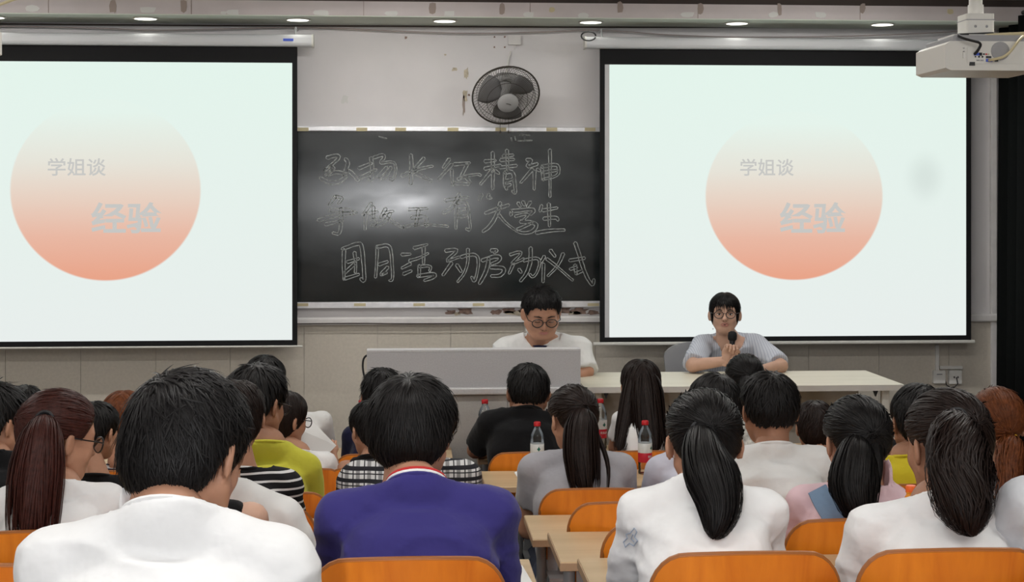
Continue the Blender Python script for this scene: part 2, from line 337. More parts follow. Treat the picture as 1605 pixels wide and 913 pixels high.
# projecting ledge above the tiles and its flaking plaster
zl0, zl1 = at(800, 507, WY)[2], at(800, 483, WY)[2]
b = MB(); b.rbox((XL, WY-.05, zl0-.004), (XR, WY+.01, zl0+.045), .012, 0); led = struct(b.build('trim_3', M['ledge']))
def patch(px, py, wpx, hpx, Y, m, name, parent, n=14, jag=.35, thick=.003):
    c = at(px, py, Y); s = scale_at(px, Y); b = MB(); prof = []
    for i in range(n):
        a = 2*math.pi*i/n; q = 1+jag*(rng.random()-.5)*2
        ex = math.copysign(abs(math.cos(a))**.6, math.cos(a)); ez = math.copysign(abs(math.sin(a))**.6, math.sin(a))
        prof.append((c[0]+ex*q*wpx/2/s, c[2]+ez*q*hpx/2/s))
    b.prism(prof, Y-thick, Y+.002, 1); return b.build(name, m, parent)
for (px, py, w_, h_, k) in ((706, 490, 14, 7, 'peel'), (728, 489, 22, 9, 'peel'), (716, 492, 10, 6, 'cream'), (778, 490, 16, 8, 'peel'), (797, 488, 20, 8, 'peel'), (808, 491, 28, 7, 'cream'), (820, 487, 14, 7, 'peel'),
                            (884, 487, 24, 9, 'peel'), (908, 488, 26, 9, 'peel'), (930, 490, 18, 6, 'peel'), (900, 491, 18, 5, 'cream'), (554, 511, 13, 4, 'whitetape')):
    patch(px, py, w_, h_, WY-.002, M[k], 'flaked_patch', wall)
for (px, py, w_, h_, k) in ((540, 156, 10, 12, 'whitetape'), (730, 115, 7, 18, 'cream'), (729, 150, 8, 14, 'cream'), (727, 165, 4, 28, 'browntape'), (713, 109, 8, 5, 'cream'), (636, 59, 4, 4, 'peel'), (698, 86, 4, 3, 'cream'), (735, 149, 3, 3, 'peel'),
                            (775, 58, 2.5, 2.5, 'peel'), (791, 58, 2.5, 2.5, 'peel'), (775, 74, 2.5, 2.5, 'peel'), (791, 74, 2.5, 2.5, 'peel')):
    patch(px, py, w_, h_, WY-.001, M[k], 'wall_stain', wall)
# the narrow white edge strip at the corner with the curtain
b = MB(); xe = at(1558, 300, WY)[0]; b.rbox((xe-.03, WY-.03, 0), (xe+.01, WY+.01, ZC), .006, 2); struct(b.build('trim_4', M['ledge']))
# boxed beam above the board
BF = 8.98; zb = at(800, 39.5, WY)[2]; zb2 = at(800, 4, BF)[2]
b = MB(); b.box((XL, BF, zb), (XR, WY, zb2)); beam = struct(b.build('trim_5', M['beam']))
b = MB(); b.box((XL, BF+.004, zb-.006), (XR, WY, zb+.001)); b.build('soffit_panel', M['beam_under'], beam)
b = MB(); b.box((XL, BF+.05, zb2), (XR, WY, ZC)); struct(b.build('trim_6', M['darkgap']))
for px in (76, 180, 300, 570, 831, 1094, 1348):
    x = at(px, 15, BF)[0]; b = MB(); b.box((x-.002, BF-.002, zb), (x+.002, BF+.01, zb2)); b.build('panel_seam', M['browntape'], beam)
for (px, py, w_, h_, k) in ((50, 13, 22, 11, 'whitetape'), (232, 16, 26, 9, 'whitetape'), (365, 19, 20, 9, 'whitetape'), (350, 20, 8, 5, 'whitetape'), (177, 9, 10, 22, 'browntape'), (288, 10, 11, 20, 'browntape'), (504, 20, 24, 8, 'whitetape'), (613, 21, 20, 8, 'whitetape'), (704, 21, 17, 8, 'whitetape'),
                            (829, 23, 16, 8, 'whitetape'), (914, 24, 16, 8, 'whitetape'), (1078, 23, 22, 8, 'whitetape'), (1212, 23, 16, 8, 'whitetape'), (1286, 23, 18, 9, 'whitetape'), (678, 13, 11, 18, 'browntape'), (787, 14, 9, 18, 'browntape'), (972, 12, 9, 18, 'browntape'), (1098, 14, 9, 18, 'browntape'), (1222, 15, 7, 20, 'browntape'), (1352, 13, 8, 16, 'browntape'), (865, 15, 9, 8, 'tape'), (1489, 18, 10, 8, 'tape'), (1533, 20, 16, 7, 'whitetape')):
    patch(px, py, w_, h_, BF-.001, M[k], 'tape_scrap', beam, 8, .18, .002)
# recessed downlights in the beam's underside
for i, px in enumerate((-11, 228, 467, 697, 926, 1155, 1383, 1612)):
    c = at(px, 31, 9.13); c[2] = zb-.006; nm = ['at the far left end of the beam', 'over the left screen', 'at the right end of the left screen', 'above the bare wall left of the fan', 'at the left end of the right screen', 'over the middle of the right screen', 'left of the projector pole', 'right of the projector pole'][i]
    t = thing('downlight', 'small round lit ceiling downlight '+nm, 'downlight', c, group='downlights along the beam')
    b = MB(); b.lathe([(.074, 0), (.078, -.006), (.066, -.008), (.066, 0)], 24); b.build('rim', M['white_plastic'], t, smooth=True)
    b = MB(); b.lathe([(.065, -.001), (.065, -.0065), (.03, -.0075)], 24); b.build('lens', M['lamp'], t)
    L = bpy.data.lights.new('downlight_beam', 'SPOT'); L.energy = DOWN_W; L.spot_size = R(110); L.spot_blend = .6; L.shadow_soft_size = .06; L.color = (1, .98, .9)
    lo = bpy.data.objects.new('downlight_beam', L); COL.objects.link(lo); lo.parent = t; lo.location = (0, 0, -.02)
# fluorescent battens on the classroom ceiling (above the frame)
for iy, y in enumerate((.2, 2.8, 5.4, 8.0)):
    for ix, x in enumerate((-2.6, -.1, 2.4)):
        t = thing('ceiling_batten', 'white fluorescent tube batten on the classroom ceiling, %s across, %s row' % (('left', 'middle', 'right')[ix], ('rearmost', 'second', 'third', 'foremost')[iy]), 'ceiling light', (x, y, ZC), group='ceiling battens')
        b = MB(); b.box((-.62, -.05, -.05), (.62, .05, 0)); b.build('housing', M['white_plastic'], t)
        b = MB(); b.tube([(-.6, 0, -.068), (.6, 0, -.068)], .014, 10); b.build('tube', M['tube'], t, smooth=True)
        L = bpy.data.lights.new('batten_light', 'AREA'); L.shape = 'RECTANGLE'; L.size = 1.2; L.size_y = .08; L.energy = TUBE_W; L.color = (1, .985, .955)
        lo = bpy.data.objects.new('batten_light', L); COL.objects.link(lo); lo.parent = t; lo.location = (0, 0, -.09)

# curtain on the right wall
t = thing('curtain', 'long black pleated curtain hanging along the right wall', 'curtain', (XR, 0, 0))
ny = 220; yy = np.linspace(4.6, WY-.06, ny); xx = -.10+.045*np.sin(yy*2*math.pi/.17)+.012*np.sin(yy*23)
zz = [0.0, .9, 1.8, at(1590, 38, WY)[2]]
V = [(xx[i]*(1-.15*j/3)-.0, yy[i], z) for j, z in enumerate(zz) for i in range(ny)]
F = [(j*ny+i, j*ny+i+1, (j+1)*ny+i+1, (j+1)*ny+i) for j in range(3) for i in range(ny-1)]
b = MB(); b.add(V, F); o = b.build('cloth', M['curtain'], t, smooth=True); sm = o.modifiers.new('thickness', 'SOLIDIFY'); sm.thickness = .004
b = MB(); b.tube([(-.10, 4.5, zz[-1]+.02), (-.10, WY-.04, zz[-1]+.02)], .014, 10); b.build('rail', M['blackplastic'], t)

# ------------------------------------------------------------------ chalkboard
bz0, bz1 = at(800, 472, WY)[2], at(800, 207, WY)[2]; bx0, bx1 = at(250, 300, WY)[0], at(1150, 300, WY)[0]
t = thing('chalkboard', 'long dark chalkboard covered in chalk calligraphy between the two screens', 'chalkboard', ((bx0+bx1)/2, WY, bz0))
cbx = (bx0+bx1)/2
b = MB(); b.box((bx0-cbx, -.022, 0), (bx1-cbx, -.001, bz1-bz0)); board = b.build('board', M['board'], t)
uvl = board.data.uv_layers.new(name='wipe')
for lp_ in board.data.loops: v_ = board.data.vertices[lp_.vertex_index].co; uvl.data[lp_.index].uv = (v_.x, v_.z)
zt1 = at(800, 199.5, WY)[2]-bz0; zb1 = at(800, 482, WY)[2]-bz0
b = MB(); b.rbox((bx0-cbx-.02, -.034, bz1-bz0), (bx1-cbx+.02, -.001, zt1), .004, 0); fr = b.build('top_rail', M['alu'], t)
b = MB(); b.rbox((bx0-cbx-.02, -.05, zb1), (bx1-cbx+.02, -.001, 0), .005, 0); tray = b.build('chalk_tray', M['alu'], t)
for px in (475, 567, 628, 710, 785, 865, 925):
    c = at(px, 203, WY-.036); b = MB(); b.box((-.034, -.0015, -.011), (.034, .001, .011)); b.build('tape_scrap', M['tape'], fr, loc=(c[0]-cbx, -.034, c[2]-bz0))
for px in (474, 564, 657, 750, 930):
    c = at(px, 478, WY-.05); b = MB(); b.box((-.036, -.0015, -.009), (.036, .001, .009)); b.build('tape_scrap', M['tape'], tray, loc=(c[0]-cbx, -.05, c[2]-bz0))
# chalk strokes: hollow brush strokes drawn as outlines, centre lines of each stroke
CH = [
 ((490, 225, 8.025), [
  [[(180,180),(310,145),(345,180),(150,340)], [(150,340),(290,285),(200,395),(160,395)], [(95,430),(200,495),(330,490),(450,400),(300,350),(190,400)], [(410,190),(450,240),(430,300),(400,400)], [(450,340),(510,390),(580,470)]],
  [[(580,315),(740,250)], [(735,180),(750,300),(745,480),(700,440)], [(770,180),(890,135),(905,180),(830,260),(1000,225),(1045,260),(1045,380),(1010,470),(970,440)], [(930,300),(870,380),(820,420)], [(985,300),(930,400),(870,450)], [(600,430),(800,330)]],
  [[(1235,140),(1245,300),(1235,510)], [(1400,185),(1280,320)], [(1120,405),(1300,330),(1510,285)], [(1290,370),(1500,470)]]]),
 ((680, 225, 7.643), [
  [[(185,190),(110,290)], [(215,250),(60,425)], [(215,320),(225,500)], [(240,250),(430,235)], [(400,250),(320,410)], [(290,430),(380,390),(540,365),(560,385)], [(390,410),(440,470)], [(250,480),(420,490)]],
  [[(705,110),(710,330),(705,550)], [(610,215),(740,205)], [(610,305),(800,260)], [(690,330),(560,490)], [(720,320),(780,360)], [(875,80),(885,320)], [(800,200),(960,190)], [(830,150),(950,140)], [(790,290),(990,265)], [(850,350),(840,500),(875,550)], [(850,350),(950,330),(970,480),(980,610),(940,570)], [(870,450),(940,430)], [(870,510),(920,490)]],
  [[(1110,195),(1180,200),(1100,290),(1240,245)], [(1180,310),(1040,470)], [(1205,330),(1200,550)], [(1240,310),(1270,330)], [(1295,280),(1310,440)], [(1295,280),(1470,245),(1500,300),(1490,390),(1310,430)], [(1310,350),(1480,320)], [(1390,80),(1395,300),(1390,640)]],
  [[(575,610),(545,680)], [(660,610),(640,660),(690,655)]]]),
 ((490, 300, 6.978), [
  [[(250,55),(180,150)], [(250,60),(340,70),(280,130)], [(190,210),(420,200),(430,260)], [(60,320),(260,260),(480,230)], [(140,365),(330,320)], [(310,190),(310,480),(220,455)]],
  [[(640,130),(550,260)], [(580,240),(575,420)], [(620,240),(710,225)], [(665,170),(665,300)], [(640,310),(700,300),(690,370),(640,370)], [(800,190),(740,290)], [(760,240),(880,220)], [(850,240),(800,330),(700,380)], [(780,270),(900,350),(990,400)]],
  [[(1050,200),(1250,190)], [(1160,200),(1130,380)], [(1080,290),(1250,270),(1240,380)], [(1000,390),(1180,355),(1480,385)]]]),
 ((690, 300, 7.643), [
  [[(60,110),(330,70)], [(230,30),(150,200),(40,260)], [(190,150),(190,450)], [(200,140),(320,120),(350,300),(365,480),(310,450)], [(210,230),(310,210)], [(210,310),(320,290)]],
  [[(540,265),(680,210),(820,165)], [(720,135),(690,260),(600,420),(510,485)], [(700,280),(780,380),(890,460)]],
  [[(930,140),(960,185)], [(990,125),(1010,170)], [(1080,130),(1040,190)], [(850,240),(845,290)], [(850,240),(1110,210),(1130,240),(1080,280)], [(900,300),(1080,260),(1000,340)], [(960,365),(1130,375),(1160,420),(1100,490),(980,505),(900,465)], [(920,460),(1100,380)]],
  [[(1215,170),(1195,240)], [(1230,230),(1400,200)], [(1240,330),(1400,310),(1410,350)], [(1300,150),(1310,420)], [(1150,500),(1300,470),(1490,465)]]]),
 ((520, 370, 7.295), [
  [[(140,160),(135,300),(140,500)], [(120,150),(310,80),(345,110),(360,300),(380,530),(330,490)], [(180,300),(310,260)], [(260,190),(275,300),(270,420)], [(270,310),(150,420)], [(150,490),(310,440)]],
  [[(520,140),(515,300),(500,475)], [(515,130),(640,100),(675,150),(690,300),(700,510),(660,510)], [(540,330),(640,295)], [(640,360),(540,460),(630,420)]],
  [[(800,215),(900,210)], [(900,320),(800,370)], [(820,440),(910,400)], [(940,140),(1090,100)], [(890,285),(1010,250),(1100,200)], [(1050,130),(1050,320)], [(1000,340),(1000,460)], [(1000,350),(1140,340),(1120,400)], [(980,460),(1180,430),(1180,470),(1060,510)]],
  [[(1300,170),(1470,150),(1270,310),(1460,240)], [(1370,310),(1270,450)], [(1430,330),(1480,410)], [(1480,245),(1560,215),(1650,215),(1680,270),(1665,420),(1630,540),(1600,470)], [(1555,150),(1560,300),(1520,430),(1440,525)]]]),
 ((730, 370, 7.465), [
  [[(300,170),(380,165),(330,200)], [(190,290),(330,240),(400,240),(400,290),(300,330)], [(270,260),(250,400),(160,560)], [(290,370),(440,370),(450,420),(400,470),(300,470)]],
  [[(520,220),(640,180),(650,220),(500,350),(680,270)], [(560,320),(510,440)], [(620,390),(650,430)], [(680,290),(850,250),(870,330),(830,440),(780,490),(750,450)], [(760,140),(760,300),(720,430),(640,530)]],
  [[(920,240),(880,310)], [(910,330),(905,540)], [(990,170),(1045,240)], [(1140,210),(1080,350),(960,470)], [(950,270),(1080,370),(1250,520)]],
  [[(1215,290),(1390,260)], [(1280,80),(1330,220),(1370,370),(1430,510),(1490,590),(1500,510)], [(1220,390),(1300,370)], [(1280,340),(1290,450)], [(1290,440),(1360,410)]]]),
 ((0, 0, 1.0), [[[(801,216),(802,221)], [(807,214),(808,220)], [(814,212),(831,212)], [(822,212),(822,220)], [(812,221),(834,220)]], [[(594,214),(606,217)]]])]
def smooth2(p, n=3):
    p = np.array(p, float)
    for _ in range(n if len(p) > 2 else 0):
        q = [p[0]]
        for a, c in zip(p[:-1], p[1:]): q += [a*.75+c*.25, a*.25+c*.75]
        q.append(p[-1]); p = np.array(q)
    return p
def ribbon2(b, loop, hw, y):
    n = len(loop); t = np.roll(loop, -1, 0)-np.roll(loop, 1, 0); t /= np.linalg.norm(t, axis=1)[:, None]+1e-9; nn = np.stack([-t[:, 1], t[:, 0]], 1)
    A = loop+nn*hw; B = loop-nn*hw; v = [(p[0], y, p[1]) for p in A]+[(p[0], y, p[1]) for p in B]
    b.add(v, [(i, (i+1) % n, n+(i+1) % n, n+i) for i in range(n)])
li = 0
for (ox, oy, sc), chars in CH:
    for ch in chars:
        b = MB(); fb = MB(); li += 1; thin = sc == 1.0
        for st in ch:
            W = np.array([at(ox+x/sc, oy+y/sc, WY-.0225) for x, y in st])[:, [0, 2]]-np.array([cbx, bz0])
            c = smooth2(W, 2); m_ = max(len(c), 2); d = np.gradient(c, axis=0); d /= np.linalg.norm(d, axis=1)[:, None]+1e-9; nn = np.stack([-d[:, 1], d[:, 0]], 1)
            wd = .0085*(1+.25*np.sin(np.linspace(0, 3, len(c))+rng.random()*3))[:, None]
            if thin: wd = wd*.2
            loop = np.concatenate([c[:1]-d[:1]*wd[:1]*.7, c+nn*wd, c[-1:]+d[-1:]*wd[-1:]*.7, (c-nn*wd)[::-1]])
            loop = loop+rng.normal(0, .0006, loop.shape)
            ribbon2(b, loop, .0027, -.0228)
            if not thin: n_ = len(c); fb.add([(p[0], -.0224, p[1]) for p in c+nn*wd]+[(p[0], -.0224, p[1]) for p in c-nn*wd], [(i, i+1, n_+i+1, n_+i) for i in range(n_-1)])
        o = b.build('chalk_character', M['chalk'], board)

# ------------------------------------------------------------------ projection screens
def screen(label, xl, xr, top_case, top_blk, top_w, bot_w, bot_b, bar, wl, wr, case, circ, texts, dust=None):
    """pixel measures on the screen's own plane"""
    Y = 9.22; p = lambda x, y: at(x, y, Y)
    cx = p((xl+xr)/2, 300)[0]; cz = p((xl+xr)/2, bot_b)[2]
    t = thing('projection_screen', label, 'projection screen', (cx, Y, cz), group='pull-down projection screens')
    def lx(x): return p(x, 300)[0]-cx
    def lz(y): return p((xl+xr)/2, y)[2]-cz
    b = MB(); b.box((lx(xl), -.001, lz(bot_b)), (lx(xr), .002, lz(top_case))); b.build('black_border', M['black'], t)
    b = MB(); b.box((lx(wl), -.003, lz(bot_w)), (lx(wr), -.0012, lz(top_w)))
    ccx, ccy, rx, ry = circ; rxm = (lx(ccx+rx)-lx(ccx-rx))/2; rzm = (lz(ccy-ry)-lz(ccy+ry))/2
    cloth_ = b.build('picture_area', slide_mat(lx(ccx), lz(ccy), rxm, rzm, (lx(dust[0]), lz(dust[1]), .16) if dust else None), t)
    if case[2]:
        b = MB(); b.box((lx(wl), -.0034, lz(bot_w)), (lx(wl+7), -.0012, lz(top_w))); b.build('unlit_margin', M['screen_white'], t)
    b = MB(); z0, z1 = lz(top_case), lz(case[1]); b.rbox((lx(case[0]), -.055, z0-.003), (lx(case[3]), .045, z1), .02, 0); cs = b.build('case', M['case'], t)
    for xx_, s_ in ((case[0], -1), (case[3], 1)):
        b = MB(); b.rbox((lx(xx_)-.012 if s_ < 0 else lx(xx_), -.058, z0-.006), (lx(xx_) if s_ < 0 else lx(xx_)+.012, .048, z1+.003), .022, 0); b.build('end_cap', M['white_plastic'], cs)
        b = MB(); xh = lx(xx_)-s_*.1; b.tube([(xh, 0, z1), (xh, .02, z1+.05), (xh, .17, z1+.05)], .006, 6); b.build('bracket', M['steel'], cs)
    b = MB(); b.rbox((lx(bar[0]), -.014, lz(bar[2])), (lx(bar[1]), .014, lz(bot_b)), .006, 0); b.build('weight_bar', M['white_plastic'], t)
    for (s_, x0, x1, ytop, ybot, bold) in texts:
        me = text_mesh(s_, 1., bold); co = np.empty(len(me.vertices)*3); me.vertices.foreach_get('co', co); co = co.reshape(-1, 3); mn, mxx = co.min(0), co.max(0)
        X0, X1, Z0, Z1 = lx(x0), lx(x1), lz(ybot), lz(ytop)
        out = np.stack([X0+(co[:, 0]-mn[0])/(mxx[0]-mn[0])*(X1-X0), np.full(len(co), -.0034), Z0+(co[:, 1]-mn[1])/(mxx[1]-mn[1])*(Z1-Z0)], 1)
        me.vertices.foreach_set('co', out.ravel()); me.materials.clear(); me.materials.append(M['slide_text']); link('slide_lettering', me, cloth_)
    return t, lx, lz, cs
s1, lx, lz, cs = screen('pull-down screen left of the chalkboard, cut by the photo edge, showing the salmon disc slide', -135, 466, 71, 72, 97, 535, 543.5, (-150, 474, 546.5), -127, 458, (-160, 53, False, 489),
            (166, 298, 149, 142), [('学姐谈', 75, 166, 248, 276, .012), ('经验', 143, 254, 317, 366, .022)])
b = MB(); b.box((lx(445), -.057, lz(64)), (lx(461), -.0545, lz(60))); b.build('maker_badge', M['logo'], cs)
s2, lx, lz, cs = screen('pull-down screen right of the chalkboard behind the speaker, showing the salmon disc slide', 940, 1522, 78, 78, 103, 527.5, 535, (930, 1527, 540), 948, 1514, (918, 61, True, 1542),
            (1245, 307, 138.5, 132), [('学姐谈', 1160, 1244, 249, 276, .012), ('经验', 1222, 1326, 317, 366, .022)], dust=(1450, 278))
b = MB(); c = at(921, 58, 9.2); b.tube([c+np.array([.045*math.cos(a), -.05, .028*math.sin(a)]) for a in np.linspace(0, 6, 16)], .005, 6)
b.build('coiled_wire', M['blackplastic'], cs).matrix_parent_inverse = Matrix.Translation(s2.location).inverted()

# slack wires strung along the wall top
def wire(pts, r, label, m='wire', name='wall_cable'):
    b = MB(); P = [at(*p) for p in pts]; P = np.array(P); P = np.concatenate([smooth2(P, 3)]); b.tube(P, r, 6); return tag(b.build(name, M[m], smooth=True), label, 'cable')
wire([(-60, 40, 9.35), (130, 43, 9.35), (240, 48, 9.35), (330, 46, 9.35), (480, 42, 9.35), (620, 49, 9.35), (740, 53, 9.35), (860, 50, 9.35), (940, 46, 9.35), (1070, 57, 9.35), (1230, 59, 9.35), (1400, 55, 9.3), (1560, 46, 9.3)], .004, 'thin sagging pinkish cable running along the wall top above both screens')
wire([(-60, 37, 9.37), (300, 40, 9.37), (600, 41, 9.37), (920, 43, 9.37), (1300, 42, 9.37), (1560, 40, 9.37)], .005, 'dark straight cable just under the beam along the wall top', 'darkgap')
wire([(466, 508, 9.34), (560, 507, 9.34), (640, 508, 9.34), (760, 507, 9.34), (850, 506, 9.34), (940, 506, 9.34)], .0035, 'thin dark cable along the ledge under the chalkboard', 'darkgap')

# ------------------------------------------------------------------ wall fan
fc = at(793, 150, 9.08)
t = thing('wall_fan', 'round grey wire-caged wall fan above the chalkboard tilted down', 'fan', fc)
RX = np.array(Matrix.Rotation(R(-9), 3, 'Y') @ Matrix.Rotation(R(37), 3, 'X') @ Matrix.Rotation(R(90), 3, 'X'))   # local +z -> towards the room, tilted down
def fanv(v): return np.asarray(v, float)@RX.T
def ring(b, r, z, wr, n=40): b.tube([fanv((r*math.cos(a), r*math.sin(a), z)) for a in np.linspace(0, 2*math.pi, n, endpoint=False)], wr, 5, closed=True)
RF = .205
prof_f = lambda r: .01+.075*(1-(r/RF)**2.2)
prof_b = lambda r: -.01-.065*(1-(r/RF)**3)
b = MB(); ring(b, RF, 0, .0055); b.build('outer_ring', M['fan_wire'], t, smooth=True)
for nm, pf, N in (('front_guard', prof_f, 110), ('back_guard', prof_b, 60)):
    b = MB()
    for r in (.06, .125, .175): ring(b, r, pf(r), .0016)
    for k in range(N):
        a = 2*math.pi*k/N; b.tube([fanv((r*math.cos(a+.25*(RF-r)/RF), r*math.sin(a+.25*(RF-r)/RF), pf(r))) for r in (.055, .1, .15, .185, RF)], .0011, 4, caps=False)
    b.build(nm, M['fan_wire'], t)
b = MB(); b.lathe([(.064, .08), (.064, .088), (.058, .093), (.02, .0955), (.005, .096)], 28, M3=RX); hub = b.build('hub_badge', M['fan_grey'], t, smooth=True)
b = MB(); b.tube([fanv((-.012, .006, .097)), fanv((.0, .002, .097)), fanv((.016, -.008, .097))], .0022, 5); b.build('badge_mark', M['fan_wire'], hub)
for k in range(3):
    a0 = 2*math.pi*k/3+.5; V = []; nr = 7; na = 6
    for i in range(nr):
        r = .03+.145*i/(nr-1)
        for j in range(na):
            a = a0+(j/(na-1)-.5)*(1.0+.45*math.sin(math.pi*i/(nr-1))); V.append(fanv((r*math.cos(a), r*math.sin(a), (j/(na-1)-.5)*.045)))
    b = MB(); b.add(V, [(i*na+j, i*na+j+1, (i+1)*na+j+1, (i+1)*na+j) for i in range(nr-1) for j in range(na-1)]); o = b.build('blade', M['fan_blade'], t, smooth=True); sm = o.modifiers.new('thickness', 'SOLIDIFY'); sm.thickness = .003
b = MB(); b.lathe([(.035, .03), (.038, 0), (.05, -.07), (.062, -.09), (.06, -.17), (.04, -.19)], 20, M3=RX); b.build('motor', M['fan_grey'], t, smooth=True)
b = MB(); mb_ = fanv((0, 0, -.15)); top = at(803, 78, WY-.03)-fc
b.tube([mb_, mb_+np.array([0, .08, .05]), np.array([0.02, WY-.05-fc[1], .08])], .02, 8); b.box((-.04, WY-.06-fc[1], .02), (.08, WY-.0-fc[1], .16)); b.build('wall_bracket', M['fan_grey'], t, smooth=False)
b = MB(); b.tube([np.array([.02, WY-.02-fc[1], .14]), np.array([.035, WY-.015-fc[1], .25]), np.array([.05, WY-.012-fc[1], .30])], .006, 6); b.build('flex_cord', M['white_plastic'], t)
for px in (784, 797):
    c = at(px, 185, 9.14)-fc; b = MB(); b.tube([c, at(px, 206, 9.14)-fc], .0016, 5); b.ell(at(px, 207, 9.14)-fc, (.006, .006, .010), 8, 6); b.build('pull_cord', M['fan_wire'], t)
c = at(806, 63, WY)
t = thing('junction_box', 'small pale square junction box on the wall above the fan', 'junction box', c)
b = MB(); b.rbox((-.04, -.03, -.032), (.04, 0, .032), .005, 1); b.build('cover', M['ledge'], t)
b = MB(); b.tube([(0, -.012, -.03), (.004, -.012, -.06)], .005, 6); b.build('conduit', M['ledge'], t)

# ------------------------------------------------------------------ sockets at the right of the wall
c = at(1482, 588, WY)
t = thing('wall_outlet', 'white double socket and switch box on the tiled wall right of the table', 'wall outlet', c)
S = scale_at(1482, WY)
def wb(x0, y0, x1, y1, d, m, name, par=t, y_off=0.):
    b = MB(); b.rbox(((x0-1482)/S, -d-.015+y_off, (588-y1)/S), ((x1-1482)/S, -.013, (588-y0)/S), .003, 1); return b.build(name, m, par)
sw = wb(1459, 580, 1478, 600, .03, M['outlet'], 'switch_box'); so = wb(1484, 580, 1504, 601, .03, M['outlet'], 'socket_plate')
wb(1470, 573.5, 1506, 578, .022, M['outlet'], 'trunking'); wb(1463.5, 541, 1468.5, 581, .022, M['outlet'], 'conduit')
wb(1464, 585, 1473, 586.5, .034, M['grey_plastic'], 'switch_slot', sw)
for x in (1491, 1497): wb(x, 589, x+1.6, 592, .034, M['blackplastic'], 'socket_hole', so)
b = MB(); b.tube([((1495-1482)/S, -.05, -.01), ((1496-1482)/S, -.06, -.05), ((1489-1482)/S, -.05, -.085), ((1480-1482)/S, -.04, -.06), ((1477-1482)/S, -.03, .0), ((1479-1482)/S, -.03, .03)], .004, 6); b.build('cord', M['blackplastic'], t, smooth=True)

# ------------------------------------------------------------------ ceiling projectors
def projector(label, loc, flip=1):
    t = thing('ceiling_projector', label, 'projector', loc, group='ceiling projectors')
    # origin at the body's lower left rear corner; x right, y to the screen
    W_, D_, H_ = .36, .30, .10
    prof = [(0, .008), (.02, 0), (W_-.02, 0), (W_, .008), (W_, H_-.015), (W_-.02, H_), (.02, H_), (0, H_-.012)]
    b = MB(); b.prism(prof, 0, D_, 1); body = b.build('body', M['white_plastic'], t)
    b = MB(); b.rbox((.03, .01, H_-.002), (W_-.03, D_-.02, H_+.022), .01, 1); b.build('top_cover', M['grey_plastic'], t)
    pnl = MB(); pnl.rbox((.075, -.002, .022), (W_-.02, .003, .082), .006, 1); pp = pnl.build('port_panel', M['white_plastic'], body)
    for (x, z, w_, h_, m) in ((.083, .022, .018, .012, 'blackplastic'), (.098, .055, .022, .009, 'logo'), (.116, .055, .010, .010, 'blackplastic'), (.13, .055, .005, .005, 'blackplastic'), (.138, .055, .005, .005, 'cap'), (.146, .055, .005, .005, 'tape'), (.101, .046, .004, .005, 'blackplastic'), (.113, .046, .005, .006, 'blackplastic'), (.125, .046, .005, .006, 'blackplastic'), (.14, .045, .018, .007, 'blackplastic'),
                          (.107, .034, .010, .004, 'grey_plastic'), (.121, .034, .010, .004, 'grey_plastic'), (.14, .034, .022, .010, 'logo'), (.17, .034, .012, .008, 'blackplastic'), (.06, .05, .006, .018, 'outlet'), (.061, .064, .004, .003, 'grey_plastic'), (.061, .075, .004, .003, 'grey_plastic')):
        b = MB(); b.box((x, -.005, z-h_/2), (x+w_, .001, z+h_/2)); b.build('port', M[m], body)
    b = MB(); b.lathe([(.032, 0), (.032, .004), (.02, .005)], 20, c=(.19, -.001, .066), M3=np.array(Matrix.Rotation(R(90), 3, 'X'))); b.build('speaker_grille', M['grey_plastic'], body)
    b = MB(); b.lathe([(.045, 0), (.045, .05), (.036, .055), (.03, .045)], 24, c=(.11, D_-.01, .052), M3=np.array(Matrix.Rotation(R(-90), 3, 'X'))); b.build('lens_barrel', M['blackplastic'], t, smooth=True)
    b = MB(); b.rbox((.05, .06, H_+.02), (.30, .22, H_+.03), .004, 2); b.build('mount_plate', M['white_plastic'], t)
    px_ = .155 if flip > 0 else .2
    b = MB(); b.rbox((px_-.05, .08, H_+.03), (px_+.05, .18, H_+.105), .012, 2); jn = b.build('mount_joint', M['white_plastic'], t)
    b = MB(); b.box((px_-.051, .079, H_+.082), (px_+.051, .181, H_+.085)); b.build('joint_seam', M['grey_plastic'], jn)
    for dx in (-.02, .02):
        b = MB(); b.ell((px_+dx, .079, H_+.06), (.005, .004, .005), 8, 6); b.build('bolt', M['grey_plastic'], jn)
    b = MB(); b.tube([(px_, .13, H_+.10), (px_, .13, H_+.14)], .027, 14); b.tube([(px_, .13, H_+.13), (px_, .13, ZC-loc[2])], .023, 14); b.build('pole', M['white_plastic'], t, smooth=True)
    b = MB(); b.tube(smooth2([(.10, -.004, .055), (.105, -.02, .065), (.115, -.03, .09), (.08, -.03, .098), (.05, -.02, .108), (.05, .03, .125), (.10, .07, .13), (px_+.04, .07, .135)], 2), .005, 6); b.build('power_cable', M['blackplastic'], t, smooth=True)
    b = MB(); b.tube(smooth2([(.15, -.006, .034), (.155, -.03, .034), (.20, -.04, .045), (.25, -.03, .11), (.30, .05, .125), (.36, .1, .14), (.46, .2, .2)], 2), .005, 6); b.tube(smooth2([(px_-.03, .1, .125), (.2, .04, .128), (.3, .02, .13), (.40, .05, .15)], 2), .006, 6); b.build('signal_cable', M['tape'], t, smooth=True)
    return t
pc = at(1482, 110, 5.0); projector('white ceiling projector with ports and cables at the upper right corner', pc)
pc2 = at(3, 90, 5.3); pc2[1] = 5.0; projector('white ceiling projector mostly cut off at the left photo edge', (pc2[0]-.36, pc2[1], pc2[2]), -1)

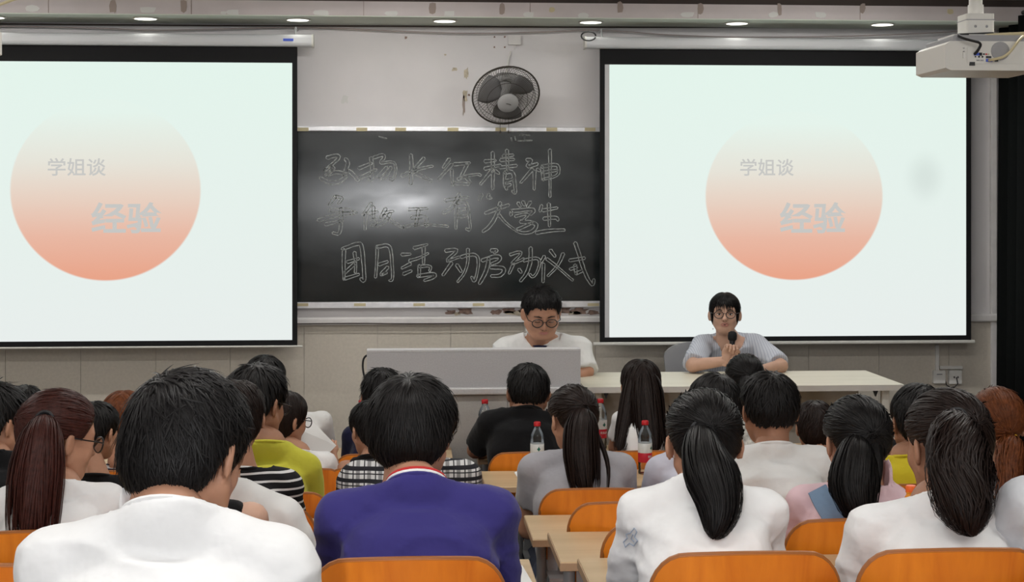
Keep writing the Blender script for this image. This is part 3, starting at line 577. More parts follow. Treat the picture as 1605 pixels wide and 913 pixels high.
# ------------------------------------------------------------------ podium, table, chair at the front
PY = 7.80
pl, pr = at(575, 580, PY), at(910, 580, PY); ptop = at(800, 549, PY)[2]; pled = at(800, 607, PY)[2]; pled2 = at(800, 618, PY)[2]
pcx = (pl[0]+pr[0])/2; hw_ = (pr[0]-pl[0])/2
t = thing('podium', 'grey speckled teaching podium with raised console in front of the man', 'podium', (pcx, PY, 0))
b = MB(); b.prism([(0, pled), (0, ptop), (.10, ptop), (.52, pled+.04), (.52, pled)], -hw_, hw_, 0); con = b.build('console', M['podium'], t)
b = MB(); b.box((-hw_-.001, -.003, ptop-.006), (hw_+.001, .102, ptop+.003)); b.build('top_edge', M['podium_edge'], con)
b = MB(); b.rbox((-hw_-.01, -.03, pled2), (hw_+.01, .60, pled), .008, 0); b.build('worktop', M['podium_edge'], t)
b = MB(); b.box((-hw_+.02, .03, .06), (hw_-.02, .55, pled2)); cab = b.build('cabinet', M['podium_low'], t)
dw = (2*hw_-.06)/3
for i in range(3):
    x0 = -hw_+.03+i*dw; b = MB(); b.rbox((x0+.003, .018, .09), (x0+dw-.003, .032, pled2-.01), .004, 1); b.build('door_panel', M['podium_low'], t)
b = MB(); b.box((-hw_+.04, .05, 0), (hw_-.04, .5, .06)); b.build('plinth', M['darkgap'], t)
P = [at(579, 556, PY+.1), at(570, 560, PY+.1), at(568, 575, PY+.1), at(571, 592, PY+.08), at(576, 606, PY+.05)]
b = MB(); b.tube(smooth2(np.array(P)-np.array([pcx, PY, 0]), 2), .006, 6); b.build('cable_loop', M['blackplastic'], t, smooth=True)

TY0, TY1 = 7.88, 8.57
tx0 = pr[0]+.03; tx1 = at(1417, 604, TY0)[0]; ztab = at(1200, 605, TY0)[2]
t = thing('speaker_table', 'long pale table with white edge in front of the speaking woman', 'table', ((tx0+tx1)/2, TY0, 0))
hx = (tx1-tx0)/2; TH = .032
for i, (a, c) in enumerate(((-hx, hx-.72), (hx-.718, hx))):
    b = MB(); b.rbox((a, 0, ztab-TH), (c, TY1-TY0, ztab), .004, 0); tt = b.build('tabletop', M['table'], t)
    b = MB(); b.box((a, -.003, ztab-TH), (c, .0, ztab-.001)); b.build('edge_band', M['table_edge'], tt)
b = MB(); b.box((-hx+.12, .30, .12), (hx-.16, .318, ztab-TH)); b.build('modesty_panel', M['table_panel'], t)
for x in (-hx+.06, -.15, hx-.10):
    for y in (.06, .62):
        b = MB(); b.rbox((x, y, 0), (x+.04, y+.04, ztab-TH), .004, 2); b.build('leg', M['white_plastic'], t)
for px in (950, 1248, 1373):
    c = at(px, 617, TY0+.02); b = MB(); b.add([(c[0]-(tx0+tx1)/2+dx, .02+dy, ztab-TH-dz) for dy in (0, .02) for dx, dz in ((-.014, 0), (.014, 0), (0, .035))], [(0, 1, 2), (3, 5, 4), (0, 3, 4, 1), (1, 4, 5, 2), (2, 5, 3, 0)]); b.build('clip', M['blackplastic'], t)

def simple_chair(label, x, y, z, rz, m):
    t = thing('office_chair', label, 'chair', (x, y, z), rz)
    prof = []
    for k in range(13): prof.append((.20*math.cos(math.pi*k/12)*.98, .62+.14+.09*math.sin(math.pi*k/12)))
    prof += [(-.17, .50), (.17, .50)]
    b = MB(); b.prism(prof, -.20, -.175, 1); b.build('backrest', m, t)
    b = MB(); b.rbox((-.2, -.18, .42), (.2, .22, .46), .015, 1); b.build('seat', m, t)
    for sx in (-.17, .17):
        for sy in (-.16, .18):
            b = MB(); b.tube([(sx, sy, 0), (sx, sy, .42)], .011, 8); b.build('leg', M['steel'], t)
        b = MB(); b.tube([(sx, -.16, .42), (sx, -.19, .6)], .011, 8); b.build('back_post', M['steel'], t)
    return t
c = at(1098, 575, 9.0); simple_chair('dark grey chair behind the speaking woman, only its back showing', c[0], 8.98, 0.0, R(180), M['grey_plastic'])
c = at(850, 575, 8.9); simple_chair('dark grey chair under the man at the podium', c[0], 8.80, 0.0, R(180), M['grey_plastic'])

# ------------------------------------------------------------------ student desks and chairs
CW = .405
def make_chair(label):
    t = thing('student_chair', label, 'chair', group='orange plywood chairs')
    # backrest: bent plywood with round upper corners; origin on the floor under the backrest, sitter faces +y
    nx, nz = 25, 9; V = []; top, bot = .90, .56
    for side in (0, 1):
        for j in range(nz):
            for i in range(nx):
                u = math.sin((-1+2*i/(nx-1))*math.pi/2); v = j/(nz-1)
                tt = top-.012*u*u
                if abs(u) > .66: q = (abs(u)-.66)/.34; tt -= .085*(1-math.sqrt(max(0, 1-min(1, q)**2)))
                z = bot+(tt-bot)*v; x = u*CW/2*(.93+.07*v)
                V.append((x, .035*u*u+.012*side-.05*(v-.2)-.01, z))
    n = nx*nz; F = []
    for j in range(nz-1):
        for i in range(nx-1):
            a = j*nx+i; F.append((a, a+1, a+nx+1, a+nx)); F.append((n+a, n+a+nx, n+a+nx+1, n+a+1))
    for j in range(nz-1):
        a = j*nx; F.append((a, a+nx, n+a+nx, n+a)); a = j*nx+nx-1; F.append((a, n+a, n+a+nx, a+nx))
    for i in range(nx-1):
        F.append((i, n+i, n+i+1, i+1)); a = (nz-1)*nx+i; F.append((a, a+1, n+a+1, n+a))
    b = MB(); b.add(V, F); br = b.build('backrest', M['ply'], t, smooth=True)
    b = MB(); b.tube([np.array(V[(nz-1)*nx+i])*.5+np.array(V[n+(nz-1)*nx+i])*.5 for i in range(nx)], .0062, 6); b.build('edge', M['ply_edge'], br)
    prof = [(-.19, .02), (.19, .02), (.205, .08), (.205, .33), (.17, .39), (-.17, .39), (-.205, .33), (-.205, .08)]
    b = MB(); b.prism(prof, .435, .449, 2); b.build('seat', M['ply'], t)
    for s in (-1, 1):
        b = MB(); b.tube([(s*.16, .02, .62), (s*.165, .03, .44), (s*.19, -.03, .0)], .011, 8); b.build('rear_leg', M['steel'], t)
        b = MB(); b.tube([(s*.17, .04, .425), (s*.17, .34, .425), (s*.19, .36, 0)], .011, 8); b.build('front_leg', M['steel'], t)
    b = MB(); b.tube([(-.17, .30, .415), (.17, .30, .415)], .009, 8); b.build('stretcher', M['steel'], t)
    return t
CHAIRS = [('A', 640, 'orange plywood chair behind the person in navy, nearest the middle gap'), ('A', 1166, 'orange plywood chair behind the ponytailed girl in the loose white shirt'), ('A', 1487, 'orange plywood chair at the right behind the girl in white with wavy ponytail'),
          ('A', -60, 'orange plywood chair cut off at the lower left photo edge'), ('A', 265, 'orange plywood chair hidden behind the nearest man in white'),
          ('B', 1062, 'empty orange plywood chair just beyond the white shirt girl, nearest of three in file'), ('B', 1345, 'orange plywood chair behind the girl in pink'), ('B', 362, 'orange plywood chair of the white tee sitter right of the nearest man'), ('B', 85, 'orange plywood chair of the girl with the long brown ponytail'),
          ('C', 990, 'empty orange plywood chair, middle of three in file'), ('C', 392, 'orange plywood chair of the striped shirt sitter'), ('C', 640, 'orange plywood chair of the plaid shirt sitter'), ('C', 1560, 'orange plywood chair of the copper haired girl'), ('C', -10, 'orange plywood chair of the bespectacled man at the left edge'),
          ('D', 931, 'orange plywood chair behind the girl in the grey tee'), ('D', 430, 'orange plywood chair of the man in the mustard shirt'), ('C', 1225, 'orange plywood chair behind the man with white tee and shaved nape'), ('D', 1088, 'orange plywood chair of the pale lavender shirt sitter'), ('D', 1425, 'orange plywood chair of the golden yellow shirt sitter'), ('D', 150, 'orange plywood chair of the black shirt sitter beside the ponytail girl'),
          ('E', 585, 'orange plywood chair of the woman in the black sleeveless top'), ('E', 465, 'orange plywood chair of the sitter holding up paper'), ('E', 190, 'orange plywood chair of the sitter in navy and white stripes'), ('E', 40, 'orange plywood chair of the dark head at the far left'), ('E', 1275, 'orange plywood chair of the small dark brown head right of centre'),
          ('F', 833, 'orange plywood chair behind the man in the black tee'), ('F', 1006, 'orange plywood chair behind the girl with long loose hair'), ('F', 470, 'orange plywood chair of the sitter in white farthest left of the podium'), ('F', 592, 'orange plywood chair of the short haired boy left of the podium'), ('F', 1165, 'orange plywood chair of the head before the speaking woman'), ('F', 1440, 'orange plywood chair of the black clad sitter hidden at the right')]
ch0 = None
for row, px, lab in CHAIRS:
    y, z = ROWS[row]
    tz = {'F': .525, 'E': .62}.get(row, z+.90)       # front rows stand a little lower
    x = at(px, 700, y)[0]
    if ch0 is None: ch0 = make_chair(lab); ch0.location = (x, y, z); o = ch0
    else: o = copy_thing(ch0, (x, y, z), 0, lab)
    if row in 'F': o.location.z = -.35; o.scale = (1, 1, .972)

DZ = {'Z': .885, 'A': .78, 'B': .673, 'C': .562, 'D': .453, 'E': .443, 'F': .43}
def make_desk(w_, h_, label):
    t = thing('student_desk', label, 'desk', group='student desks')
    # origin at floor under the front-left (camera side) corner; x right, y away from the sitter
    D = .40
    b = MB(); b.rbox((0, 0, h_-.026), (w_, D, h_), .006, 0); tp = b.build('tabletop', M['desk'], t)
    b = MB(); b.box((-.002, -.002, h_-.0255), (w_+.002, .001, h_-.003)); b.box((-.0025, 0, h_-.0255), (.001, D, h_-.003)); b.box((w_-.001, 0, h_-.0255), (w_+.0025, D, h_-.003)); b.build('edge_band', M['desk_edge'], tp)
    for x in (.045, w_-.045):
        b = MB(); b.tube([(x, .20, 0), (x, .20, h_-.026)], .018, 12); lg = b.build('leg', M['steel'], t, smooth=True)
        b = MB(); b.rbox((x-.02, .03, 0), (x+.02, .37, .025), .006, 1); b.build('foot', M['steel'], lg)
        s = 1 if x < w_/2 else -1
        b = MB(); b.box((x+s*.02, .18, h_-.16), (x+s*.055, .19, h_-.026)); b.build('bracket', M['steel'], lg)
    b = MB(); b.box((.06, .06, h_-.16), (w_-.06, .34, h_-.15)); b.build('shelf', M['steel'], t)
    return t
desks = []
side = {0: 'right of the middle gap', 1: 'at the right wall', 2: 'left of the middle gap', 3: 'further left', 4: 'at the far left'}
rn = {'Z': 'nearest row', 'A': 'second row', 'B': 'third row', 'C': 'fourth row', 'D': 'fifth row', 'E': 'sixth row', 'F': 'foremost row'}
xr0 = {'Z': .43, 'A': .430, 'B': .425, 'C': .410, 'D': .385, 'E': .325, 'F': .33}
for row in 'ZABCDEF':
    y, z = ROWS[row]; y0 = y+.345
    for i, (x0, w_) in enumerate(((xr0[row], 1.25), (xr0[row]+1.33, 1.25), (xr0[row]-.13-1.25, 1.25), (xr0[row]-.13-2.58, 1.25), (xr0[row]-.13-3.5, .84))):
        if row == 'Z' and i in (1, 4): continue
        t = make_desk(w_, DZ[row]-z, 'wooden student desk in the %s, %s' % (rn[row], side[i])); t.location = (x0, y0, z)

# bottles
def bottle(label, px, ptop_, Y, ztab_, cap='cap', juice=False, rot=0.):
    c = at(px, ptop_, Y); h = c[2]-ztab_; s = h/.235
    t = thing('drink_bottle', label, 'bottle', (c[0], Y, ztab_), rot, group='drink bottles on the desks')
    prof = [(.024, 0), (.030, .004), (.031, .012), (.029, .02), (.031, .03), (.0295, .045), (.031, .055), (.031, .150), (.030, .158), (.031, .165), (.028, .180), (.019, .200), (.0135, .210), (.0135, .214), (.0155, .216), (.0155, .218), (.0125, .219), (.0125, .222)]
    sc_ = lambda P: [(r*s, z*s) for r, z in P]
    b = MB(); b.lathe(sc_(prof), 24); b.build('bottle_body', M['juice'] if juice else M['bottle'], t, smooth=True)
    b = MB(); b.lathe(sc_([(.0152, .218), (.0155, .221), (.0155, .233), (.013, .236), (.004, .2362)]), 20); b.build('cap', M[cap], t, smooth=True)
    if not juice:
        b = MB(); b.lathe(sc_([(.0312, .096), (.0314, .0965), (.0314, .138), (.0312, .1385)]), 24); lw = b.build('label_white', M['label_w'], t, smooth=True)
        b = MB(); b.lathe(sc_([(.0312, .054), (.0314, .0545), (.0314, .0955), (.0312, .096)]), 24); lr = b.build('label_red', M['label_r'], t, smooth=True)
        a0 = -math.pi/2
        def on(a, z, r=.0318): return np.array([r*math.cos(a), r*math.sin(a), z])*s
        b = MB(); V = [on(a0+da, .117+dz) for da, dz in ((-.28, 0), (0, -.010), (.28, 0), (.12, .004), (0, .012), (-.12, .004))]; b.add(V, [(0, 1, 2, 3, 4, 5)]); b.build('emblem', M['label_g'], lw)
        me = text_mesh('农夫山泉', 1., .02); co = np.empty(len(me.vertices)*3); me.vertices.foreach_get('co', co); co = co.reshape(-1, 3); co -= co.min(0); mxx = co.max(0)
        A = a0+(co[:, 0]/mxx[0]-.5)*1.25; Z = .074+co[:, 1]/mxx[1]*.012; out = np.stack([.0318*np.cos(A), .0318*np.sin(A), Z], 1)*s
        me.vertices.foreach_set('co', out.ravel()); me.materials.clear(); me.materials.append(M['label_w']); link('lettering', me, lr)
        b = MB()
        for z in (.067, .062): b.add([on(a0-.5, z), on(a0+.45, z), on(a0+.45, z+.002), on(a0-.5, z+.002)], [(0, 1, 2, 3)])
        b.build('small_print', M['label_w'], lr)
    return t
bottle('red capped water bottle left of the girl in grey, before the black tee man', 842, 662, 6.95, DZ['E'], rot=.15)
bottle('red capped water bottle between the long haired girl and the lavender sitter', 1011, 660, 6.92, DZ['E'], rot=.9)
bottle('red capped water bottle right of the grey tee girl, beside the long haired girl', 941, 626, 7.72, DZ['F'], rot=.5)
bottle('red capped water bottle at the left of the black tee man, against the podium', 760, 627, 7.72, DZ['F'], rot=-.6)
bottle('red capped water bottle left of the short haired boy, before the podium', 567, 628, 7.72, DZ['F'], rot=-.3)
bottle('orange capped juice bottle before the girl in white with wavy ponytail', 1428, 762, 3.72, DZ['A'], 'cap_o', True)

# ------------------------------------------------------------------ people: distance fields turned into smooth meshes
def smin(a, b_, k):
    h = np.clip(.5+.5*(b_-a)/k, 0, 1); return b_+(a-b_)*h-k*h*(1-h)
class Field:
    def __init__(s, lo, hi, h):
        s.lo = np.array(lo, float); s.h = h; s.n = np.maximum(3, np.ceil((np.array(hi)-s.lo)/h).astype(int)+1)
        s.ax = [(s.lo[i]+h*np.arange(s.n[i])).astype(np.float32) for i in range(3)]; s.F = np.full(s.n, .5, np.float32)
    def sub(s, lo, hi):
        i0 = np.clip(np.floor((np.array(lo)-s.lo)/s.h).astype(int), 0, s.n); i1 = np.clip(np.ceil((np.array(hi)-s.lo)/s.h).astype(int)+1, 0, s.n)
        sl = tuple(slice(a, c) for a, c in zip(i0, i1))
        return sl, s.ax[0][sl[0]][:, None, None], s.ax[1][sl[1]][None, :, None], s.ax[2][sl[2]][None, None, :]
    def put(s, sl, d, k, sub=False):
        if 0 in s.F[sl].shape: return
        if sub: s.F[sl] = -smin(-s.F[sl], d, k)
        else: s.F[sl] = smin(s.F[sl], d, k)
    def cap(s, a, c, ra, rc, k=.02, clip=None, sub=False):
        a = np.asarray(a, float); c = np.asarray(c, float); m = max(ra, rc)+k+.03
        sl, X, Y, Z = s.sub(np.minimum(a, c)-m, np.maximum(a, c)+m); ba = c-a; L2 = float(ba@ba)+1e-12
        t = np.clip(((X-a[0])*ba[0]+(Y-a[1])*ba[1]+(Z-a[2])*ba[2])/L2, 0, 1)
        d = np.sqrt((X-a[0]-t*ba[0])**2+(Y-a[1]-t*ba[1])**2+(Z-a[2]-t*ba[2])**2)-(ra+(rc-ra)*t)
        if clip is not None:
            p, n = clip; d = np.maximum(d, (X-p[0])*n[0]+(Y-p[1])*n[1]+(Z-p[2])*n[2])
        s.put(sl, d, k, sub)
    def ell(s, c, r, k=.02, M3=None, sub=False):
        c = np.asarray(c, float); r = np.asarray(r, float); m = r.max()+k+.03; sl, X, Y, Z = s.sub(c-m, c+m); x, y, z = X-c[0], Y-c[1], Z-c[2]
        if M3 is not None:
            x, y, z = (M3[0][0]*x+M3[1][0]*y+M3[2][0]*z, M3[0][1]*x+M3[1][1]*y+M3[2][1]*z, M3[0][2]*x+M3[1][2]*y+M3[2][2]*z)
        k0 = np.sqrt((x/r[0])**2+(y/r[1])**2+(z/r[2])**2); k1 = np.sqrt((x/r[0]**2)**2+(y/r[1]**2)**2+(z/r[2]**2)**2)+1e-6
        s.put(sl, k0*(k0-1)/k1, k, sub)
    def mesh(s, F=None):
        F = s.F if F is None else F
        F = np.pad(F, 1, constant_values=.5); lo = s.lo-s.h; S_ = F < 0; n = np.array(F.shape)
        cs = S_[:-1, :-1, :-1].astype(np.int8)
        for dx, dy, dz in ((1,0,0),(0,1,0),(0,0,1),(1,1,0),(1,0,1),(0,1,1),(1,1,1)): cs = cs+S_[dx:n[0]-1+dx, dy:n[1]-1+dy, dz:n[2]-1+dz]
        act = (cs > 0) & (cs < 8); I = np.argwhere(act)
        if len(I) == 0: return np.zeros((0, 3)), [np.zeros((0, 4), int)]
        vid = np.full(act.shape, -1, np.int64); vid[act] = np.arange(len(I)); acc = np.zeros((len(I), 3)); cnt = np.zeros(len(I))
        corners = [(0,0,0),(1,0,0),(0,1,0),(1,1,0),(0,0,1),(1,0,1),(0,1,1),(1,1,1)]
        val = [F[I[:, 0]+c[0], I[:, 1]+c[1], I[:, 2]+c[2]] for c in corners]
        for a in range(8):
            for c in range(a+1, 8):
                if sum(abs(corners[a][i]-corners[c][i]) for i in range(3)) != 1: continue
                x = (val[a] < 0) != (val[c] < 0); d = val[a]-val[c]; t = np.where(x, val[a]/np.where(np.abs(d) < 1e-9, 1e-9, d), 0)
                pa = np.array(corners[a], float); pc_ = np.array(corners[c], float); acc += np.where(x[:, None], pa+t[:, None]*(pc_-pa), 0); cnt += x
        V = lo+(I+acc/np.maximum(cnt, 1)[:, None])*s.h; Q = []
        for ax in range(3):
            sl0 = [slice(1, -1)]*3; sl0[ax] = slice(0, -1); sl1 = [slice(1, -1)]*3; sl1[ax] = slice(1, None)
            A = S_[tuple(sl0)]; B = S_[tuple(sl1)]; E_ = np.argwhere(A != B); off = np.ones(3, int); off[ax] = 0; G = E_+off
            u, v_ = [(1, 2), (2, 0), (0, 1)][ax]; eu = np.zeros(3, int); eu[u] = 1; ev = np.zeros(3, int); ev[v_] = 1
            g = lambda P_: vid[P_[:, 0], P_[:, 1], P_[:, 2]]
            q = np.stack([g(G-eu-ev), g(G-ev), g(G), g(G-eu)], 1); fl_ = ~A[tuple(E_.T)]; q[fl_] = q[fl_][:, ::-1]; Q.append(q)
        Q = np.concatenate(Q); Q = Q[(Q >= 0).all(1)]; return V, [Q]

# head: origin midway between chin and crown, face towards +y
C1, R1 = np.array([0, -.012, .033]), np.array([.077, .097, .082]); C2, R2 = np.array([0, -.034, -.022]), np.array([.066, .062, .072])
def head_field(fem, h=.005):
    f = Field((-.11, -.13, -.22), (.11, .14, .14), h); j = .92 if fem else 1.
    f.ell(C1, R1, .01); f.ell(C2, R2-.006, .03); f.ell((0, .030, -.025), (.064*j, .060, .088), .03); f.ell((0, .050, -.083), (.040*j, .036, .030), .03)
    for s in (-1, 1):
        f.ell((s*.036, .058, -.028), (.030*j, .026, .030), .02); f.cap((s*.010, .083, .024), (s*.048, .066, .024), .009, .008, .015)
        f.cap((s*(.056 if fem else .066), .01, -.052), (s*(.020 if fem else .036), .058, -.092), .018*j, .016*j, .03)
        f.ell((s*.032, .090, .004), (.017, .013, .010), .012, sub=True)
        f.ell((s*.087, -.010, -.012), (.008, .021, .033), .008, M3=np.array(Matrix.Rotation(R(s*32), 3, 'Z'))); f.ell((s*.093, .002, -.008), (.005, .010, .018), .006, sub=True)
        f.ell((s*.032, .078, .002), (.015, .010, .012), .006)                     # lids
    f.cap((0, .084, .012), (0, .104, -.026), .008, .011, .012); f.ell((0, .097, -.030), (.019*j, .011, .010), .01)
    f.cap((-.016, .086, -.058), (.016, .086, -.058), .008, .008, .012); f.cap((0, -.028, -.07), (0, -.045, -.19), .054*j, .060*j, .03)
    return f
HEADS = {(k, f_): head_field(k, .005 if f_ else .0075).mesh() for k in (False, True) for f_ in (False, True)}
def hsdf(p):
    def e(c, r):
        q = p-c; k0 = np.sqrt(((q/r)**2).sum(-1)); k1 = np.sqrt(((q/r**2)**2).sum(-1))+1e-6; return k0*(k0-1)/k1
    return smin(e(C1, R1), e(C2, R2), .03)
def hgrad(p, e=.002):
    g = np.stack([hsdf(p+np.eye(3)[i]*e)-hsdf(p-np.eye(3)[i]*e) for i in range(3)], -1); return g/(np.linalg.norm(g, axis=-1, keepdims=True)+1e-9)
LOWY = np.array([-.13, -.062, -.038, -.028, .02, .03, .055, .075, .12])
LOWZ = {'short': np.array([-.078, -.072, -.045, .012, .012, -.012, .038, .066, .07]), 'buzz': np.array([-.052, -.045, -.02, .015, .015, .01, .05, .072, .075]),
        'bowl': np.array([-.096, -.088, -.05, .004, -.004, -.03, .03, .05, .055]), 'long': np.array([-.13, -.12, -.10, -.09, -.07, -.05, .02, .055, .06]), 'pony': np.array([-.070, -.056, -.03, .010, .012, .0, .045, .070, .073]),
        'fringe': np.array([-.09, -.085, -.07, -.02, -.02, -.04, .038, .058, .062])}
def low(style, y): return np.interp(y, LOWY, LOWZ[style])
CAPS = {}
def cap_mesh(style, th):
    key = (style, round(th, 4))
    if key not in CAPS:
        f = Field((-.125, -.15, -.15), (.125, .13, .16), .0078); X, Y, Z = np.meshgrid(*f.ax, indexing='ij'); P = np.stack([X, Y, Z], -1)
        d = hsdf(P); lo = low(style, Y); soft = np.clip((Z-lo)/.035, 0, 1); F = np.maximum(d-th*(.35+.65*soft), lo-Z); F = np.maximum(F, -(d+.012)); CAPS[key] = f.mesh(F.astype(np.float32))
    return CAPS[key]
def ribbons(path, nrm, wid):
    """path (S,N,3), nrm (S,N,3), wid (S,N) -> ridge strips"""
    S_, N = path.shape[:2]; t = np.gradient(path, axis=0); t /= np.linalg.norm(t, axis=-1, keepdims=True)+1e-9; sd = np.cross(t, nrm); sd /= np.linalg.norm(sd, axis=-1, keepdims=True)+1e-9
    V = np.stack([path-sd*wid[..., None], path+nrm*wid[..., None]*.55, path+sd*wid[..., None]], 2).reshape(-1, 3)
    base = (np.arange(S_-1)[:, None]*N+np.arange(N)[None])*3; nx_ = base+N*3
    q = [np.stack([base+a, nx_+a, nx_+a+1, base+a+1], -1).reshape(-1, 4) for a in (0, 1)]
    return V, [np.concatenate(q)]
def head_hair(style, th, n, seed, whorl=(.012, -.06, .105), tie=None, length=.075, wid=.0045, messy=.25, lift=.0):
    g = np.random.default_rng(seed); parts = [cap_mesh(style, th)]
    u = g.normal(size=(n*3, 3)); u /= np.linalg.norm(u, axis=1)[:, None]; p = C1+u*(R1+th)*np.array([1, 1, 1.15]); q = g.random(n*3) < .35; p[q] = C2+u[q]*(R2+th)
    for _ in range(3): p = p-((hsdf(p)-th*(.35+.65*np.clip((p[:, 2]-low(style, p[:, 1]))/.035, 0, 1)))[:, None])*hgrad(p)
    p = p[p[:, 2] > low(style, p[:, 1])+.006][:n]; n = len(p); S_ = 6; path = [p]; nr = [hgrad(p)]
    wv = np.array(whorl); ln = length*(.6+.8*g.random(n)); ds = ln/(S_-1); rd = g.normal(size=(n, 3))*messy; lf = np.abs(g.normal(size=n))*lift; over = .012*g.random(n); d = None
    for k in range(1, S_):
        if tie is not None: tgt = np.array(tie)-p; dd = tgt/(np.linalg.norm(tgt, axis=1)[:, None]+1e-6)
        elif style in ('long', 'fringe'):
            dd = np.stack([np.sign(p[:, 0])*.55, -.1-.6*p[:, 1]*5*(p[:, 2] > .0)*0-.05+0*p[:, 0], -1.+0*p[:, 0]], 1)
            if style == 'fringe': dd[:, 1] += np.where(p[:, 1] > .0, .55, -.3)
        else:
            dd = p-wv; dd = dd/(np.linalg.norm(dd, axis=1)[:, None]+1e-6)+np.array([0, 0, -.45])
        dd = dd+rd; nn = hgrad(p); dd = dd-nn*(dd*nn).sum(1)[:, None]; dd /= np.linalg.norm(dd, axis=1)[:, None]+1e-6
        d = dd if d is None else d*.4+dd*.6
        p = p+d*ds[:, None]; out = hsdf(p); sf = np.clip((p[:, 2]-low(style, p[:, 1]))/.035, 0, 1); want = th*(.35+.65*sf)+.002+lf*(k/(S_-1))**1.5; p = p+((want-out)[:, None])*hgrad(p)*np.where((out < want)[:, None], 1, .75)
        alive = p[:, 2] > low(style, p[:, 1])-over; p = np.where(alive[:, None], p, path[-1]+.15*(p-path[-1])); path.append(p); nr.append(hgrad(p))
    path = np.array(path); nr = np.array(nr); tt = np.linspace(0, 1, S_)[:, None]; w_ = wid*(.6+.8*g.random(n))[None]*np.minimum(1, tt*5+.35)*np.sqrt(np.clip(1-tt**2.2, 0, 1))+.0002
    parts.append(ribbons(path, nr, w_)); return parts
def tail_hair(pts, rad, n, seed, wid=.004, flat=.75, wave=0., back=np.array([0, -1, 0])):
    """a hanging bundle: centre points (world-local), radii along it"""
    g = np.random.default_rng(seed); C = smooth2(np.array(pts), 3); S_ = 12; ti = np.linspace(0, 1, len(C)); tt = np.linspace(0, 1, S_); C = np.stack([np.interp(tt, ti, C[:, i]) for i in range(3)], 1)
    r = np.interp(tt, np.linspace(0, 1, len(rad)), rad); T = np.gradient(C, axis=0); T /= np.linalg.norm(T, axis=1)[:, None]; U = np.cross(T, back); U /= np.linalg.norm(U, axis=1)[:, None]+1e-9; W_ = np.cross(U, T)
    K = 14; ang = np.linspace(0, 2*math.pi, K, endpoint=False); rr = r*.86*np.sqrt(np.clip((.95-tt)/.35, .001, 1))
    V = (C[:, None]+rr[:, None, None]*(np.cos(ang)[None, :, None]*U[:, None]+flat*np.sin(ang)[None, :, None]*W_[:, None])).reshape(-1, 3)
    F = [(i*K+k, i*K+(k+1) % K, (i+1)*K+(k+1) % K, (i+1)*K+k) for i in range(S_-1) for k in range(K)]; parts = [(V, [np.array(F)])]
    a = g.random(n)*2*math.pi; rho = .86+.2*g.random(n); tw = g.normal(size=n)*.35; ext = 1-.45*g.random(n)**1.4; rho = np.where(g.random(n) < .6, rho, np.sqrt(g.random(n))); ph = g.random(n)*6; path = []; nr = []
    for k in range(S_):
        s_ = tt[k]*ext; c = np.stack([np.interp(s_, tt, C[:, i]) for i in range(3)], 1); rk = np.interp(s_, tt, r); aa = a+tw*s_+wave*np.sin(s_*9+ph*.3)
        Uk = np.stack([np.interp(s_, tt, U[:, i]) for i in range(3)], 1); Wk = np.stack([np.interp(s_, tt, W_[:, i]) for i in range(3)], 1)
        o_ = np.cos(aa)[:, None]*Uk+flat*np.sin(aa)[:, None]*Wk; path.append(c+o_*(rk*rho*(1+wave*.25*np.sin(s_*14+ph)))[:, None]); nr.append(o_/(np.linalg.norm(o_, axis=1)[:, None]+1e-9))
    path = np.array(path); nr = np.array(nr); w_ = wid*(.6+.8*g.random(n))[None]*np.sqrt(np.clip(1.02-tt[:, None]**3, 0, 1)); parts.append(ribbons(path, nr, w_)); return parts

# hand: wrist at origin, fingers along +y, palm facing -z, thumb on +x; curl in radians per joint
def hand_mesh(curl=.35, spread=.07, thumb=.5, h=.0042):
    f = Field((-.08, -.03, -.13), (.10, .21, .05), h)
    f.cap((0, -.02, 0), (0, .02, 0), .024, .026, .01); f.ell((0, .050, 0), (.040, .046, .0145), .012)
    for i, (x, L_, r) in enumerate(((.029, .070, .0088), (.010, .078, .0092), (-.009, .072, .0088), (-.027, .056, .0078))):
        p = np.array([x, .085, 0.]); a = 0.; sp_ = (1.5-i)*spread
        for j, fr_ in enumerate((.45, .31, .24)):
            a += curl*(1, 1.25, .9)[j]; q = p+L_*fr_*np.array([math.sin(sp_)*math.cos(a), math.cos(sp_)*math.cos(a), -math.sin(a)]); f.cap(p, q, r*(1-.08*j), r*(1-.08*(j+1)), .003); p = q
    p = np.array([.026, .022, -.004]); q = p+np.array([.026, .026, -.012]); f.cap(p, q, .014, .0115, .012); q2 = q+.030*np.array([math.cos(thumb+.6), math.sin(thumb+.6), -.5*thumb]); f.cap(q, q2, .0108, .0098, .004); q3 = q2+.024*np.array([math.cos(thumb+1.1), math.sin(thumb+1.1), -.7*thumb]); f.cap(q2, q3, .0096, .0082, .004)
    return f.mesh()
HAND_RELAX = hand_mesh(.30); HAND_LO = hand_mesh(.30, h=.0062); HAND_FIST = hand_mesh(1.05, .01, 1.2)
def frame_from(fwd, up):
    f_ = np.asarray(fwd, float); f_ /= np.linalg.norm(f_); s_ = np.cross(f_, up); s_ /= np.linalg.norm(s_); return np.stack([s_, f_, np.cross(s_, f_)], 1)
def legs_mesh():
    f = Field((-.26, -.2, -.01), (.26, .62, .66), .017)
    f.ell((0, .02, .52), (.185, .13, .11), .04)
    for s in (-1, 1): f.cap((s*.09, .04, .51), (s*.115, .42, .515), .082, .060, .03); f.cap((s*.115, .42, .515), (s*.12, .40, .09), .058, .042, .02)
    return f.mesh()
def shoes_mesh():
    f = Field((-.26, .2, -.01), (.26, .7, .16), .012)
    for s in (-1, 1): f.cap((s*.12, .37, .045), (s*.13, .56, .035), .045, .036, .02); f.cap((s*.12, .385, .05), (s*.12, .395, .12), .046, .045, .02)
    return f.mesh()
LEGS = legs_mesh(); SHOES = shoes_mesh(); LEGM = {}

